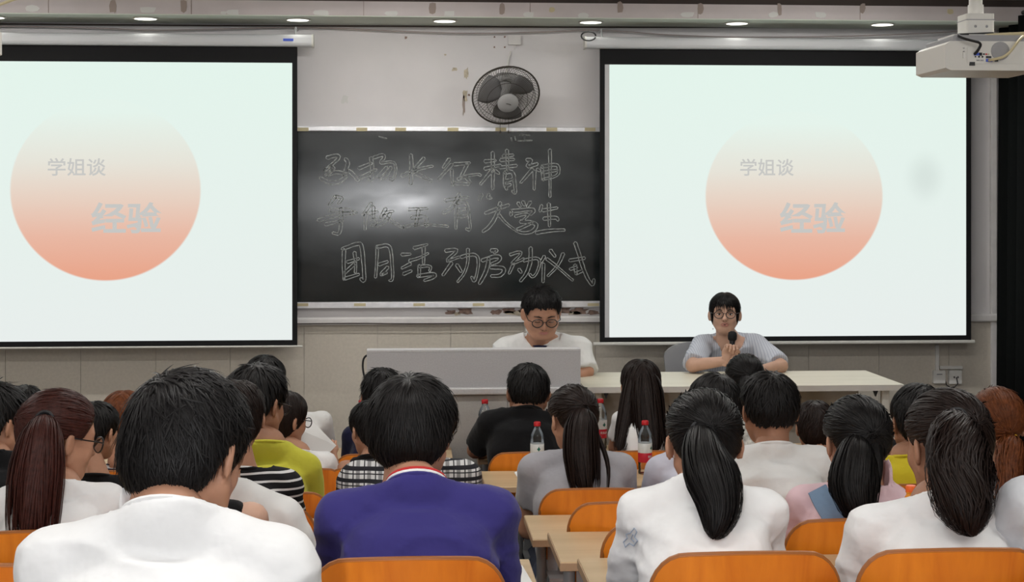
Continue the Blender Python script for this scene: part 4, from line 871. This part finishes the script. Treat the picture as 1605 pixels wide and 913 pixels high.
def person(label, row, head, neck, hw, shirt, hair='short', hm='h_black', skin='skin', fem=False, Yoff=(.24, .17), yaw=0., pitch=-12., roll=0., s=None, sleeve=.62, long=False, th=.014, nl=900, messy=.25, lift=.004, tails=(), tie=None, wid=.0045, length=.075,
           glasses=False, face=1, h=.0115, arms=None, rot=0., neckopen=.0, collar=None, fistside=None, Yh=None, Yn=None, floor=None, pelvY=None, whorl=(.012, -.06, .105), drop=.062, twist=0., strap=None, face_detail=None, wrinkle=.004, tie_mat='tie', hands_z=None, sleeveless=False, name='person'):
    ry, fz = ROWS[row] if row else (0, 0.)
    if floor is not None: fz = floor
    Yh = ry+Yoff[0] if Yh is None else Yh; Yn = ry+Yoff[1] if Yn is None else Yn; g = np.random.default_rng(int(abs(head[0])*7+head[1]))
    N = at(neck[0], neck[1], Yn); hwm = hw/scale_at(neck[0], Yn); wm = head[2]/scale_at(head[0], Yh)
    if s is None: s = float(np.clip(wm/(.154+2*th), .86, 1.18))
    top = at(head[0], head[1], Yh); pv = (ry+.15) if pelvY is None else pelvY
    root = np.array([N[0], pv, fz]); t = thing(name, label, 'person', root); fw = np.array([0, float(face), 0.])
    Rh = np.array(Matrix.Rotation(R(yaw)+(math.pi if face < 0 else 0), 3, 'Z') @ Matrix.Rotation(R(pitch), 3, 'X') @ Matrix.Rotation(R(roll), 3, 'Y'))
    hs = np.array([[0, -.06, .115+th]]); # crown sample decides head height
    samp = np.concatenate([CAPS_TOP(hair, th)])@Rh.T*s; Hc = np.array([top[0]-root[0], Yh-root[1], top[2]-root[2]-samp[:, 2].max()]); N = N-root
    hv = lambda v: np.asarray(v)@Rh.T*s+Hc
    far = row is not None and row in 'DEF'; kn = 1.0 if far else 1.6; kw_ = .8 if far else .62
    if far: h = max(h, .0125)
    # joints
    lat = np.array([math.cos(R(twist)), math.sin(R(twist)), 0.]); ss = hwm/.215
    P = np.array([0, 0, .52]); J = {}
    for sd in (-1, 1):
        J[sd] = N+lat*sd*(hwm-.052*ss)+np.array([0, 0, -drop*1.6*ss])+fw*.015
    el = {}; wr = {}; hz = (DZ.get(row, ztab)-fz+.035) if hands_z is None else hands_z
    for sd in (-1, 1):
        if arms and sd in arms: el[sd] = at(*arms[sd][0])-root; wr[sd] = at(*arms[sd][1])-root
        else:
            el[sd] = J[sd]+lat*sd*.018+fw*.10+np.array([0, 0, -.245*min(1.1, ss)]); w0 = np.array([N[0]+sd*.10, 0, hz])+fw*(abs(0))
            wr[sd] = np.array([el[sd][0]*.45+N[0]*.55, el[sd][1]+face*.20, max(hz, el[sd][2]-.05)])
    lo = np.min([J[-1], J[1], el[-1], el[1], wr[-1], wr[1], P-.2, N, Hc], 0)-.10; hi = np.max([J[-1], J[1], el[-1], el[1], wr[-1], wr[1], P+.2, N+.05], 0)+.10
    lo[2] = min(P[2]-.13, wr[1][2]-.08, wr[-1][2]-.08, el[1][2]-.08, el[-1][2]-.08)
    def torso(f, off):
        m = hwm+.1; sl, X, Y, Z = f.sub((-m-.1, lo[1], P[2]-.12), (m+.1, hi[1], J[1][2]+.10))
        z0, z1 = P[2]-.06, J[1][2]+.03*ss; tq = np.clip((Z-z0)/(z1-z0), 0, 1); tk = [0, .25, .5, .75, .93, 1.]
        wq = np.interp(tq, tk, [.165*ss, .150*ss, .158*ss, hwm-.052*ss, hwm-.075*ss, hwm-.135*ss])+off*(1.7 if not fem else 1.3); dq = np.interp(tq, tk, [.115, .105, .114, .120, .102, .07])*(.9+.1*ss)+off
        cx = N[0]*tq; base = P[1]; cy = base+(N[1]-base)*tq-face*.045*np.sin(np.pi*tq)
        dx, dy = (X-cx)/wq, (Y-cy)/dq; q = (np.abs(dx)**2.5+np.abs(dy)**2.5)**(1/2.5); d = (q-1)*np.minimum(wq, dq); d = np.maximum(d, np.maximum(z0-Z, Z-z1)); f.put(sl, d.astype(np.float32), .03)
    nb = hv((0, -.035, -.10)); neckA = N+fw*.012+np.array([0, 0, -.03])
    # bare body
    f = Field(lo, hi, h); torso(f, -.014)
    f.cap(neckA, nb, .058*s, .053*s, .02)
    for sd in (-1, 1):
        f.cap(N+np.array([0, 0, -.045])+lat*sd*.03, J[sd]+np.array([0, 0, .002]), .032*ss, .042*ss, .02); f.cap(J[sd], el[sd], .047*ss, .039*ss, .02); f.cap(el[sd], wr[sd], .039*ss, .026*ss, .012)
    parts = [f.mesh(), (hv(HEADS[fem, face < 0][0]), HEADS[fem, face < 0][1])]
    for sd in (-1, 1):
        fd = wr[sd]-el[sd]; up = np.array([0, 0, 1.])
        if fistside == sd: fd = np.array([.25*-sd, .2*face, 1.]); up = np.array([0., -.9*face, .3]); Hm = HAND_FIST
        else: Hm = HAND_RELAX if face < 0 else HAND_LO
        fr_ = frame_from(fd, up); v = Hm[0].copy(); flip = (sd*face > 0)
        if flip: v = v*np.array([-1, 1, 1])
        fq = [q[:, ::-1] for q in Hm[1]] if flip else Hm[1]; parts.append(((v*.93*min(1.08, ss+.05))@fr_.T+wr[sd], fq))
    V, F = joinparts(parts); fastmesh('body', V, F, M[skin], t)
    # shirt
    f = Field(lo-.02, hi+.02, h); torso(f, .010); up = nb-neckA; up /= np.linalg.norm(up); pc_ = neckA+up*.008; cn = np.array([0, .38*face, .92])+up*.4; cn[0] *= .3; cn /= np.linalg.norm(cn)
    f.cap(neckA, neckA+up*.075, .070*s, .066*s, .02)
    for sd in (-1, 1):
        if not sleeveless: f.cap(N+np.array([0, 0, -.045])+lat*sd*.03, J[sd]+np.array([0, 0, .005]), .048*ss, .058*ss, .03)
        else: f.cap(N+np.array([0, 0, -.03])+lat*sd*.03, J[sd]*.6+N*.4-np.array([0, 0, .01]), .044*ss, .050*ss, .03)
        ax_ = el[sd]-J[sd]; axn = ax_/np.linalg.norm(ax_)
        if sleeveless: continue
        if long: f.cap(J[sd], el[sd], .064*ss, .056*ss, .02); f.cap(el[sd], wr[sd], .056*ss, .040*ss, .02, clip=(wr[sd]-(wr[sd]-el[sd])*.06, (wr[sd]-el[sd])/np.linalg.norm(wr[sd]-el[sd])))
        else: f.cap(J[sd], J[sd]+ax_*(sleeve+.25), .064*ss, .064*ss, .02, clip=(J[sd]+ax_*sleeve, axn))
    X, Y, Z = f.ax[0][:, None, None], f.ax[1][None, :, None], f.ax[2][None, None, :]
    a1, a2, a3 = g.random(3)*6; wrk = wrinkle*(np.sin(Z*38+X*17*np.sign(X)+a1+2*np.sin(X*9+a2))*.5+np.sin(X*31-Z*22+a2)*.35+np.sin(Y*40+Z*25+a3)*.3)
    if not far:
        for sd in (-1, 1):
            ax0, az0 = J[sd][0]-sd*.01, J[sd][2]-.10; dist = np.sqrt((X-ax0)**2+(Z-az0)**2); an = np.arctan2(Z-az0, (ax0-X)*sd)
            wrk = wrk-.010*(1-np.abs(np.sin(an*3.1+a1+.8*np.sin(dist*22+a2))))**3*np.exp(-dist/.13)*np.clip(dist/.05, 0, 1)
        wrk = wrk-.006*(1-np.abs(np.sin((Z+.25*np.abs(X))*24+a3+1.3*np.sin(X*11+a1))))**4
    F_ = f.F+wrk.astype(np.float32); cut = ((X-pc_[0])*cn[0]+(Y-pc_[1])*cn[1]+(Z-pc_[2])*cn[2]); F_ = np.maximum(F_, np.minimum(cut, .106-np.sqrt((X-pc_[0])**2+(Y-pc_[1])**2)))
    if neckopen: 
        dd = np.sqrt((X-N[0])**2*1.0+((Z-(N[2]+.02))*.72)**2)-neckopen; F_ = np.maximum(F_, np.where(face*(Y-N[1]) > .02, -dd, -1).astype(np.float32))
    V, F = f.mesh(F_.astype(np.float32)); so_ = fastmesh('shirt', V, F, M[shirt], t)
    if collar or not neckopen:
        u_ = np.cross(cn, [1, 0, 0]); u_ /= np.linalg.norm(u_)
        for k, cm in enumerate(collar or [shirt]):
            b = MB(); ce = pc_+cn*(-.004+.007*k); rx_ = .071*s-.002*k
            b.tube([ce+np.array([1, 0, 0])*rx_*math.cos(a)+u_*rx_*1.02*math.sin(a) for a in np.linspace(0, 2*math.pi, 28, endpoint=False)], .0062, 6, closed=True); b.build('collar', M[cm], t, smooth=True)
    if strap:
        b = MB()
        P_ = smooth2(np.array([at(*q)-root for q in strap]), 2); n_ = len(P_); sv = np.array([.024, 0, 0.012]); b.add(np.concatenate([P_-sv, P_+sv, P_+sv+np.array([0, .012, 0]), P_-sv+np.array([0, .012, 0])]), [(k*n_+i, k*n_+i+1, ((k+1)%4)*n_+i+1, ((k+1)%4)*n_+i) for k in range(4) for i in range(n_-1)]); b.build('denim_strap', M['c_denim'], t, smooth=True)
    # legs and shoes
    if 'l' not in LEGM:
        lg = fastmesh('trousers', LEGS[0], LEGS[1], M['jeans'], t); sh = fastmesh('shoes', SHOES[0], SHOES[1], M['shoe'], t); LEGM['l'] = lg.data; LEGM['s'] = sh.data
    else: lg = link('trousers', LEGM['l'], t); sh = link('shoes', LEGM['s'], t)
    if face < 0:
        for o in (lg, sh): o.rotation_euler = (0, 0, math.pi)
    # hair
    parts = [(hv(v), fs) for v, fs in head_hair(hair, th, int(nl*kn), int(abs(head[0]))+3, whorl, tie, length, wid*kw_, messy, lift)]
    for i, tl in enumerate(tails):
        pts, rad, nn_ = tl[:3]; kw = tl[3] if len(tl) > 3 else {}
        P_ = []; m_ = len(pts)
        for k, (px, py) in enumerate(pts):
            q = k/(m_-1); Yq = (Yh-.108*s+kw.get('y0', 0))*(1-q)+(Yn-.15)*q-kw.get('out', .01)*math.sin(math.pi*q); P_.append(at(px, py, Yq)-root)
        sc_ = scale_at(pts[0][0], Yh-.1); parts += tail_hair(P_, [r/sc_ for r in rad], int(nn_*kn), 11+i+int(abs(head[0])), wid*kw_, kw.get('flat', .7), kw.get('wave', 0.))
    V, F = joinparts(parts); ho = fastmesh('hair', V, F, M[hm], t)
    if tie is not None and tails and tie_mat:
        c = at(*tails[0][0][0], Yh-.108*s)-root; b = MB(); b.tube([c+np.array([.021*math.cos(a), -.004*math.sin(a), .019*math.sin(a)])+np.array([0, .006*math.sin(a), -.004]) for a in np.linspace(0, 2*math.pi, 18, endpoint=False)], .0055, 6, closed=True); b.build('hair_tie', M[tie_mat], t, smooth=True)
    if glasses:
        b = MB(); lens = MB()
        for sd in (-1, 1):
            ring_ = [hv((sd*.034+.0262*math.cos(a), .106-.004*abs(math.cos(a)), -.001+.0215*math.sin(a))) for a in np.linspace(0, 2*math.pi, 20, endpoint=False)]
            b.tube(ring_, .0024*s, 5, closed=True); b.tube([hv((sd*.059, .103, .006)), hv((sd*.078, .085, .008)), hv((sd*.083, .0, .008)), hv((sd*.082, -.02, -.006))], .0021*s, 5)
            lens.add([r_ for r_ in ring_]+[r_-Rh@np.array([0, .001, 0]) for r_ in ring_], [tuple(range(20)), tuple(range(39, 19, -1))])
        b.tube([hv((-.009, .106, .004)), hv((0, .108, .007)), hv((.009, .106, .004))], .002*s, 5); go = b.build('glasses', M['glass_frame'], t, smooth=True); lens.build('lens', M['lens'], go)
    if face_detail:
        open_, smile = face_detail; E3 = Rh
        for sd in (-1, 1):
            if open_:
                b = MB(); b.ell(hv((sd*.032, .0815, .001)), np.array([.0125, .0075, .0062])*s, 12, 8, Rh); e = b.build('eye', M['eyewhite'], t, smooth=True)
                b = MB(); b.ell(hv((sd*.032, .0875, .001)), np.array([.0055, .0025, .0056])*s, 10, 6, Rh); b.build('iris', M['iris'], e, smooth=True)
            b = MB(); b.tube([hv((sd*.020, .0885, .008-.009*(not open_))), hv((sd*.032, .090, .0095-.0125*(not open_))), hv((sd*.046, .084, .006-.009*(not open_)))], .0017*s, 5); b.build('eyelash', M['iris'], t)
            b = MB(); b.tube([hv((sd*.014, .0945, .024)), hv((sd*.030, .0925, .029)), hv((sd*.050, .080, .024))], [.002*s, .0032*s, .0015*s], 6); b.build('eyebrow', M[hm], t, smooth=True)
        b = MB()
        for dz in ((-.0535, -.066) if smile else (-.0565, -.0615)):
            b.tube([hv((-.024, .0895, -.0595)), hv((-.012, .0945, dz)), hv((0, .0965, dz-.0006)), hv((.012, .0945, dz)), hv((.024, .0895, -.0595))], [.0015*s, .0038*s, .0042*s, .0038*s, .0015*s], 7)
        lp = b.build('lips', M['lip'], t, smooth=True)
        if smile: b = MB(); b.ell(hv((0, .0915, -.0597)), np.array([.016, .004, .005])*s, 10, 6, Rh); b.build('mouth', M['iris'], lp)
        b = MB()
        for sd in (-1, 1): b.ell(hv((sd*.008, .1035, -.0375)), np.array([.004, .004, .002])*s, 8, 5, Rh)
        b.build('nostrils', M['iris'], t)
    return t, root, hv
def CAPS_TOP(style, th): return cap_mesh(style, th)[0]

T = [
 # the two at the front
 dict(label='woman speaking into a microphone at the table, glasses, pale pinstriped blouse', row=None, head=(1136, 459, 49), neck=(1142, 521), hw=57, shirt='c_fine', hair='fringe', hm='h_black', skin='skin_f', fem=True, face=-1, floor=0., Yh=8.72, Yn=8.80, pelvY=8.92, yaw=-12, pitch=2, s=1.0, th=.011, nl=1300, glasses=True, face_detail=(True, True), h=.0085,
      arms={-1: ((1086, 573, 8.48), (1138, 566, 8.36)), 1: ((1224, 574, 8.52), (1190, 581, 8.34))}, sleeve=.92, neckopen=.098, fistside=-1, drop=.05, tails=(), length=.085, messy=.12, wid=.0035),
 dict(label='man in white tee with dark print, glasses, head bowed behind the podium', row=None, head=(849, 448, 54), neck=(850, 520), hw=73, shirt='c_offwhite', hair='buzz', hm='h_black', skin='skin', face=-1, floor=0., Yh=8.36, Yn=8.52, pelvY=8.72, yaw=4, pitch=-24, s=1.16, th=.013, nl=1300, glasses=True, face_detail=(False, False), h=.0095,
      arms={-1: ((776, 596, 8.45), (806, 606, 8.28)), 1: ((917, 583, 8.42), (880, 608, 8.28))}, sleeve=.98, messy=.3, lift=.006, length=.05, drop=.055, hands_z=.8),
 # the audience
 dict(label='man with cropped hair, black tee and glasses at the far left photo edge', row='C', head=(-8, 600, 86), neck=(-14, 702), hw=98, shirt='c_black', hair='short', yaw=-38, glasses=True, skin='skin', lift=.012, th=.012),
 dict(label='dark short head showing only its top beside the far left man', row='E', head=(40, 604, 56), neck=(42, 700), hw=62, shirt='c_dnavy', hair='short'),
 dict(label='girl with long reddish brown ponytail, white tee and glasses at left', row='B', head=(94, 613, 104), neck=(92, 748), hw=98, shirt='c_white', hair='pony', hm='h_brown', skin='skin', fem=True, yaw=-52, pitch=-14, s=.98, glasses=True, tie=(-.02, -.105, .03), nl=1300, messy=.06, h=.010, length=.09, sleeve=.8,
      tails=(([(70, 655), (62, 700), (54, 780), (50, 848)], [10, 30, 42, 40, 34], 260, dict(out=.03)),)),
 dict(label='sitter with short dark hair and black shirt right of the ponytail girl in white', row='D', head=(152, 630, 62), neck=(150, 738), hw=66, shirt='c_black', hair='short', yaw=-30, fem=True, th=.012),
 dict(label='girl with straight auburn hair and navy striped shirt behind the nearest man', row='E', head=(194, 612, 62), neck=(192, 722), hw=58, shirt='c_stripe2', hair='long', hm='h_red', fem=True, th=.012, messy=.06, length=.12),
 dict(label='nearest man in a plain white tee with tousled black hair', row='Z', head=(293, 582, 196), neck=(262, 786), hw=224, shirt='c_white', hair='bowl', skin='skin', Yoff=(.28, .16), yaw=-24, pitch=-22, th=.013, nl=6500, messy=.36, lift=.006, wid=.0032, h=.0085, length=.085, sleeve=.8, s=1.05, whorl=(-.025, -.085, .075), drop=.068),
 dict(label='man in a mustard yellow tee with glasses looking right', row='D', head=(403, 570, 86), neck=(420, 686), hw=78, shirt='c_yellow', hair='short', skin='skin_d', yaw=-34, pitch=-15, glasses=True, th=.015, lift=.008, drop=.085, sleeve=.9),
 dict(label='sitter in white farthest left of the podium with dark hair', row='F', head=(415, 557, 62), neck=(462, 642), hw=56, shirt='c_offwhite', hair='short', drop=.05),
 dict(label='woman with glasses and dark hair in white holding up a printed sheet', row='E', head=(447, 612, 60), neck=(466, 702), hw=58, shirt='c_white', hair='long', hm='h_dark', fem=True, yaw=-48, glasses=True, th=.011, s=.98, messy=.06, length=.12, arms={-1: ((445, 740, 6.52), (470, 705, 6.72)), 1: ((530, 770, 6.55), (522, 712, 6.72))}),
 dict(label='sitter in a black and white striped tee behind the nearest man', row='C', head=(372, 596, 80), neck=(376, 726), hw=92, shirt='c_stripe', hair='long', hm='h_dark', fem=True, th=.012, sleeve=.8),
 dict(label='sitter in a white tee right of the nearest man, bare forearm hanging', row='B', head=(338, 622, 96), neck=(345, 742), hw=124, shirt='c_offwhite', hair='short', skin='skin_d', sleeve=.75, drop=.085, arms={1: ((478, 905, 4.12), (440, 905, 4.45))}),
 dict(label='sitter with bare shoulder and black top close behind the nearest man', row='A', head=(290, 650, 110), neck=(302, 775), hw=118, shirt='c_black', hair='bowl', fem=True, skin='skin_f', sleeve=.2, sleeveless=True, drop=.05),
 dict(label='boy with short black hair and dark navy shirt left of the podium', row='F', head=(599, 577, 61), neck=(594, 660), hw=54, shirt='c_dnavy', hair='short', lift=.01),
 dict(label='woman in a black sleeveless top just left of the navy sitter', row='E', head=(580, 628, 62), neck=(584, 710), hw=56, shirt='c_black', hair='bowl', fem=True, skin='skin', sleeveless=True, yaw=30),
 dict(label='sitter in a black and white plaid shirt beyond the navy sitter', row='C', head=(640, 622, 84), neck=(642, 716), hw=106, shirt='c_plaid', hair='short', drop=.05, sleeve=.9),
 dict(label='person in a navy sweater with red and white collar, thick black hair', row='A', head=(647, 587, 140), neck=(655, 745), hw=150, shirt='c_navy', hair='bowl', skin='skin', yaw=-14, pitch=-14, Yoff=(.34, .20), th=.024, nl=3600, messy=.14, lift=.006, wid=.0036, length=.10, long=True, collar=['c_navy', 'c_white', 'c_red'], h=.0095, s=.95, whorl=(.0, -.075, .10), drop=.062),
 dict(label='man with cropped hair in a black tee in front of the podium', row='F', head=(828, 570, 63), neck=(823, 634), hw=72, shirt='c_black', hair='buzz', skin='skin_d', th=.012, lift=.006, sleeve=.85, drop=.06, arms={-1: ((745, 706, 7.42), (782, 716, 7.62))}),
 dict(label='girl in a heather grey tee with long straight ponytail at the centre', row='D', head=(897, 605, 72), neck=(906, 698), hw=88, shirt='c_grey', hair='pony', hm='h_dark', fem=True, skin='skin', yaw=22, pitch=-14, tie=(.0, -.108, .035), nl=1200, messy=.06, length=.09, sleeve=.55, h=.010,
      tails=(([(914, 643), (910, 690), (914, 740), (918, 772)], [9, 26, 28, 24, 20], 220, dict(out=.03)), ([(925, 660), (945, 700), (955, 735), (952, 770)], [3, 3, 3, 2, 1], 14, dict(out=.01)))),
 dict(label='girl with long loose black hair over a white top before the table', row='F', head=(1004, 563, 58), neck=(1003, 640), hw=42, shirt='c_white', hair='long', hm='h_dark', fem=True, th=.012, messy=.06, length=.12, nl=1100, skin='skin',
      tails=(([(1010, 580), (1014, 640), (1020, 690), (1024, 712)], [10, 27, 27, 24, 18], 240, dict(out=.02, y0=.05)), ([(994, 585), (985, 645), (975, 690), (970, 708)], [8, 15, 14, 11, 6], 90, dict(out=.0, y0=.05)))),
 dict(label='girl in a loose long-sleeved white shirt with black ponytail', row='A', head=(1102, 612, 106), neck=(1102, 742), hw=128, shirt='c_white', hair='pony', hm='h_black', skin='skin', fem=True, Yoff=(.42, .26), pitch=-12, tie=(.0, -.106, .03), nl=1800, messy=.05, length=.10, long=True, h=.0095, wid=.0036, drop=.07, s=.96, wrinkle=.007,
      tails=(([(1098, 672), (1103, 712), (1118, 750), (1130, 800), (1118, 846)], [11, 32, 42, 30, 5], 340, dict(out=.035)),)),
 dict(label='sitter in a pale lavender shirt left of the shaved-nape man', row='D', head=(1120, 585, 76), neck=(1094, 692), hw=78, shirt='c_lav', hair='short', yaw=10, drop=.08, th=.012),
 dict(label='girl with dark ponytail and floral white top before the speaking woman', row='F', head=(1167, 556, 58), neck=(1164, 634), hw=46, shirt='c_floral', hair='pony', hm='h_black', fem=True, tie=(0, -.105, .02), messy=.06, tails=(([(1170, 590), (1172, 620), (1174, 660)], [6, 15, 14, 8], 80),)),
 dict(label='man with shaved nape in a white tee, right of centre', row='C', head=(1206, 583, 84), neck=(1210, 690), hw=97, shirt='c_offwhite', hair='buzz', skin='skin_d', th=.015, lift=.007, sleeve=.9, messy=.35, pitch=-8),
 dict(label='small dark brown head between the white tee man and the pink girl', row='E', head=(1277, 628, 58), neck=(1275, 720), hw=56, shirt='c_dnavy', hair='long', hm='h_dark', fem=True, th=.012),
 dict(label='girl in pale pink with denim strap and black ponytail', row='B', head=(1342, 622, 96), neck=(1330, 748), hw=92, shirt='c_pink', hair='pony', hm='h_black', skin='skin', fem=True, yaw=6, tie=(0, -.106, .02), nl=1300, messy=.05, length=.10, s=.98, sleeve=.8, h=.010, strap=[(1282, 768, 3.99), (1292, 790, 3.965), (1308, 815, 3.955), (1318, 850, 3.96)],
      tails=(([(1346, 688), (1342, 718), (1337, 760), (1345, 795), (1352, 822)], [9, 30, 40, 28, 3], 280, dict(out=.03)), ([(1370, 700), (1375, 740), (1372, 780)], [12, 12, 6, 2], 60))),
 dict(label='man in a golden yellow shirt partly behind the wavy ponytail', row='D', head=(1440, 602, 82), neck=(1422, 708), hw=62, shirt='c_yellow2', hair='short', skin='skin_d', th=.013, drop=.04),
 dict(label='girl in a white tee with wavy dark ponytail and clip at right', row='A', head=(1482, 612, 114), neck=(1470, 772), hw=134, shirt='c_white', hair='pony', hm='h_dark', skin='skin_d', fem=True, Yoff=(.40, .22), yaw=16, pitch=-10, tie=(.0, -.105, .045), nl=1800, messy=.07, length=.10, wid=.0036, h=.0095, s=1.02, sleeve=.7,
      tails=(([(1500, 652), (1503, 700), (1505, 745), (1512, 795), (1526, 842)], [12, 44, 50, 40, 4], 360, dict(out=.045, wave=.45)),), tie_mat='tie'),
 dict(label='girl with copper brown hair in a yellow hair tie at the right', row='C', head=(1562, 608, 80), neck=(1556, 722), hw=84, shirt='c_white', hair='pony', hm='h_red', skin='skin', fem=True, yaw=-10, tie=(.015, -.105, -.03), messy=.06, length=.10, tie_mat='tie_y',
      tails=(([(1583, 686), (1588, 715), (1582, 750), (1572, 785)], [9, 24, 24, 18, 10], 160, dict(wave=.3)),)),
 dict(label='sitter in pale grey cut off by the right photo edge', row='A', head=(1712, 600, 130), neck=(1712, 730), hw=140, shirt='c_ltgrey', hair='short'),
 dict(label='sitter in black mostly hidden behind the golden yellow shirt', row='F', head=(1452, 618, 56), neck=(1430, 684), hw=52, shirt='c_black', hair='short'),
]
info = []
for spec in T: info.append(person(**spec))
# dark print on the podium man's tee
tm_, rt, hv_ = info[1]
c = at(846, 546, 8.52-.118)-rt
b = MB()
for (dx, dz, rx_, rz_) in ((0, .0, .045, .010), (-.012, .012, .03, .006), (.02, .01, .022, .006)): b.ell(c+np.array([dx, -.004, dz]), (rx_, .006, rz_), 12, 6)
b.build('shirt_print', M['c_dnavy'], tm_, smooth=True)
# microphone in the woman's hand
mc = at(1148, 526, 8.42); md = at(1147, 566, 8.40); t = thing('microphone', 'black handheld microphone held by the speaking woman', 'microphone', md); ax_ = (mc-md); L_ = np.linalg.norm(ax_); ax_ /= L_
F3 = frame_from(np.cross(ax_, [1, 0, 0]), ax_); F3 = np.stack([np.cross(np.array([0, 1., 0]), ax_), np.cross(ax_, np.cross(np.array([0, 1., 0]), ax_)), ax_], 1)
b = MB(); b.lathe([(.011, -.03), (.0125, .0), (.0145, L_*.6), (.017, L_*.78)], 16, M3=F3); b.build('handle', M['blackplastic'], t, smooth=True)
b = MB(); b.lathe([(.017, L_*.78), (.0255, L_*.84), (.027, L_*.98), (.024, L_*1.10), (.012, L_*1.16)], 18, M3=F3); b.build('grille', M['black'], t, smooth=True)
# papers
def sheet(label, corners, name='paper_sheet', lines=0):
    P_ = np.array([at(*c) for c in corners]); c0 = P_.mean(0); n_ = np.cross(P_[1]-P_[0], P_[3]-P_[0]); n_ /= np.linalg.norm(n_)
    if n_[1] > 0 and abs(n_[2]) < .5: n_ = -n_
    if n_[2] < 0 and abs(n_[2]) > .5: n_ = -n_
    t = thing(name, label, 'paper', c0); b = MB(); Q = P_-c0; b.add(np.concatenate([Q+n_*.0008, Q-n_*.0008]), [(0, 1, 2, 3), (7, 6, 5, 4)]+[(i, i+4, (i+1) % 4+4, (i+1) % 4) for i in range(4)]); o = b.build('leaf', M['paper'], t)
    if lines:
        b = MB()
        for k in range(lines):
            v = .10+.8*k/lines; e = .75+.18*random.random(); q = lambda u, w_: (Q[0]*(1-u)+Q[1]*u)*(1-w_)+(Q[3]*(1-u)+Q[2]*u)*w_
            b.add([q(.1, v)+n_*.0012, q(e, v)+n_*.0012, q(e, v+.018)+n_*.0012, q(.1, v+.018)+n_*.0012], [(0, 1, 2, 3)])
        b.build('printed_lines', M['ink'], o)
    return t
sheet('white printed sheet held up by the woman with glasses', [(456, 668, 6.70), (490, 661, 6.75), (527, 699, 6.68), (489, 739, 6.60)], lines=10)
sheet('white sheet on the desk left of the girl in grey', [(806, 741, 6.12), (822, 736, 6.25), (838, 764, 5.98), (828, 775, 5.92)])
b = MB(); zdk = DZ['A']+.002
def flat_sheet(label, x, y, z, w_, l_, rz, thick=.006, name='notebook'):
    t = thing(name, label, 'notebook', (x, y, z), rz); b = MB(); b.rbox((-w_/2, -l_/2, 0), (w_/2, l_/2, thick), .001, 1); b.build('pages', M['paper'], t); b = MB(); b.box((-w_/2-.001, -l_/2-.001, -.001), (w_/2+.001, l_/2+.001, 0.0005)); b.build('cover', M['outlet'], t); return t
c = at(806, 892, 3.62); flat_sheet('white notebook on the desk corner right of the navy sitter', .235, 3.66, DZ['A']+.002, .10, .22, R(4))
c = at(1318, 885, 3.62); flat_sheet('white notebook on the desk between the two nearest right-hand chairs', at(1322, 880, 3.62)[0], 3.62, DZ['A']+.002, .13, .18, R(-8))

# embroidered flower outline on the loose white shirt's sleeve, laid on the cloth
from mathutils.bvhtree import BVHTree
def on_cloth(o, root, px, py):
    bv = BVHTree.FromPolygons([v.co for v in o.data.vertices], [p.vertices for p in o.data.polygons])
    p = at(px, py, 1.0); c0 = Vector((0, 0, CAMZ)); r_ = Vector(root); hit = bv.ray_cast(c0-r_, (Vector(p)-c0).normalized()); return np.array(hit[0]) if hit[0] is not None else None
for tt_, rt_, _ in info:
    if 'loose long-sleeved' not in tt_['label']: continue
    so_ = [c for c in tt_.children if c.name.startswith('shirt')][0]
    b = MB(); ok = False
    for loop in ([(988, 836), (994, 828), (998, 834), (994, 842), (999, 848), (993, 856), (986, 852), (980, 858), (977, 850), (983, 844), (981, 838)], [(992, 838), (989, 845), (994, 850)]):
        P_ = [on_cloth(so_, rt_, *q) for q in loop]
        if any(p is None for p in P_): continue
        b.tube(np.array(P_)+np.array([0, -.002, 0]), .0016, 5, closed=len(loop) > 4); ok = True
    if ok: b.build('embroidery', M['c_embroid'], tt_)

for tt_, rt_, hv_ in info:
    if 'wavy dark ponytail' in tt_['label']:
        b = MB(); c = at(1497, 651, 3.40)-rt_
        for k in range(4): b.ell(c+np.array([.009*(k-1.5), -.004, .003*math.sin(k*2)]), (.005, .004, .004), 8, 6)
        b.build('hair_clip', M['sparkle'], tt_)

tt_, rt_, hv_ = info[0]
b = MB()
for x0, x1, zl in ((-.030, -.034, .020), (-.020, -.026, .024), (-.012, -.016, .016), (-.004, -.010, .026), (.006, .004, .014), (.012, .014, .026), (.022, .027, .018), (.032, .038, .022), (.042, .048, .010), (-.042, -.046, .012)):
    b.tube([hv_((x0*.8, .072, .080)), hv_((x0, .090, .060)), hv_((x1*.95, .0955-abs(x1)*.12, .044)), hv_((x1, .0975-abs(x1)*.22, zl))], [.004, .0042, .003, .0006], 5)
for sd in (-1, 1):
    b.tube([hv_((sd*.066, .040, .030)), hv_((sd*.075, .034, .0)), hv_((sd*.074, .030, -.035)), hv_((sd*.071, .022, -.062))], [.009, .010, .007, .001], 6)
b.build('fringe_wisps', M['h_black'], tt_, smooth=True)
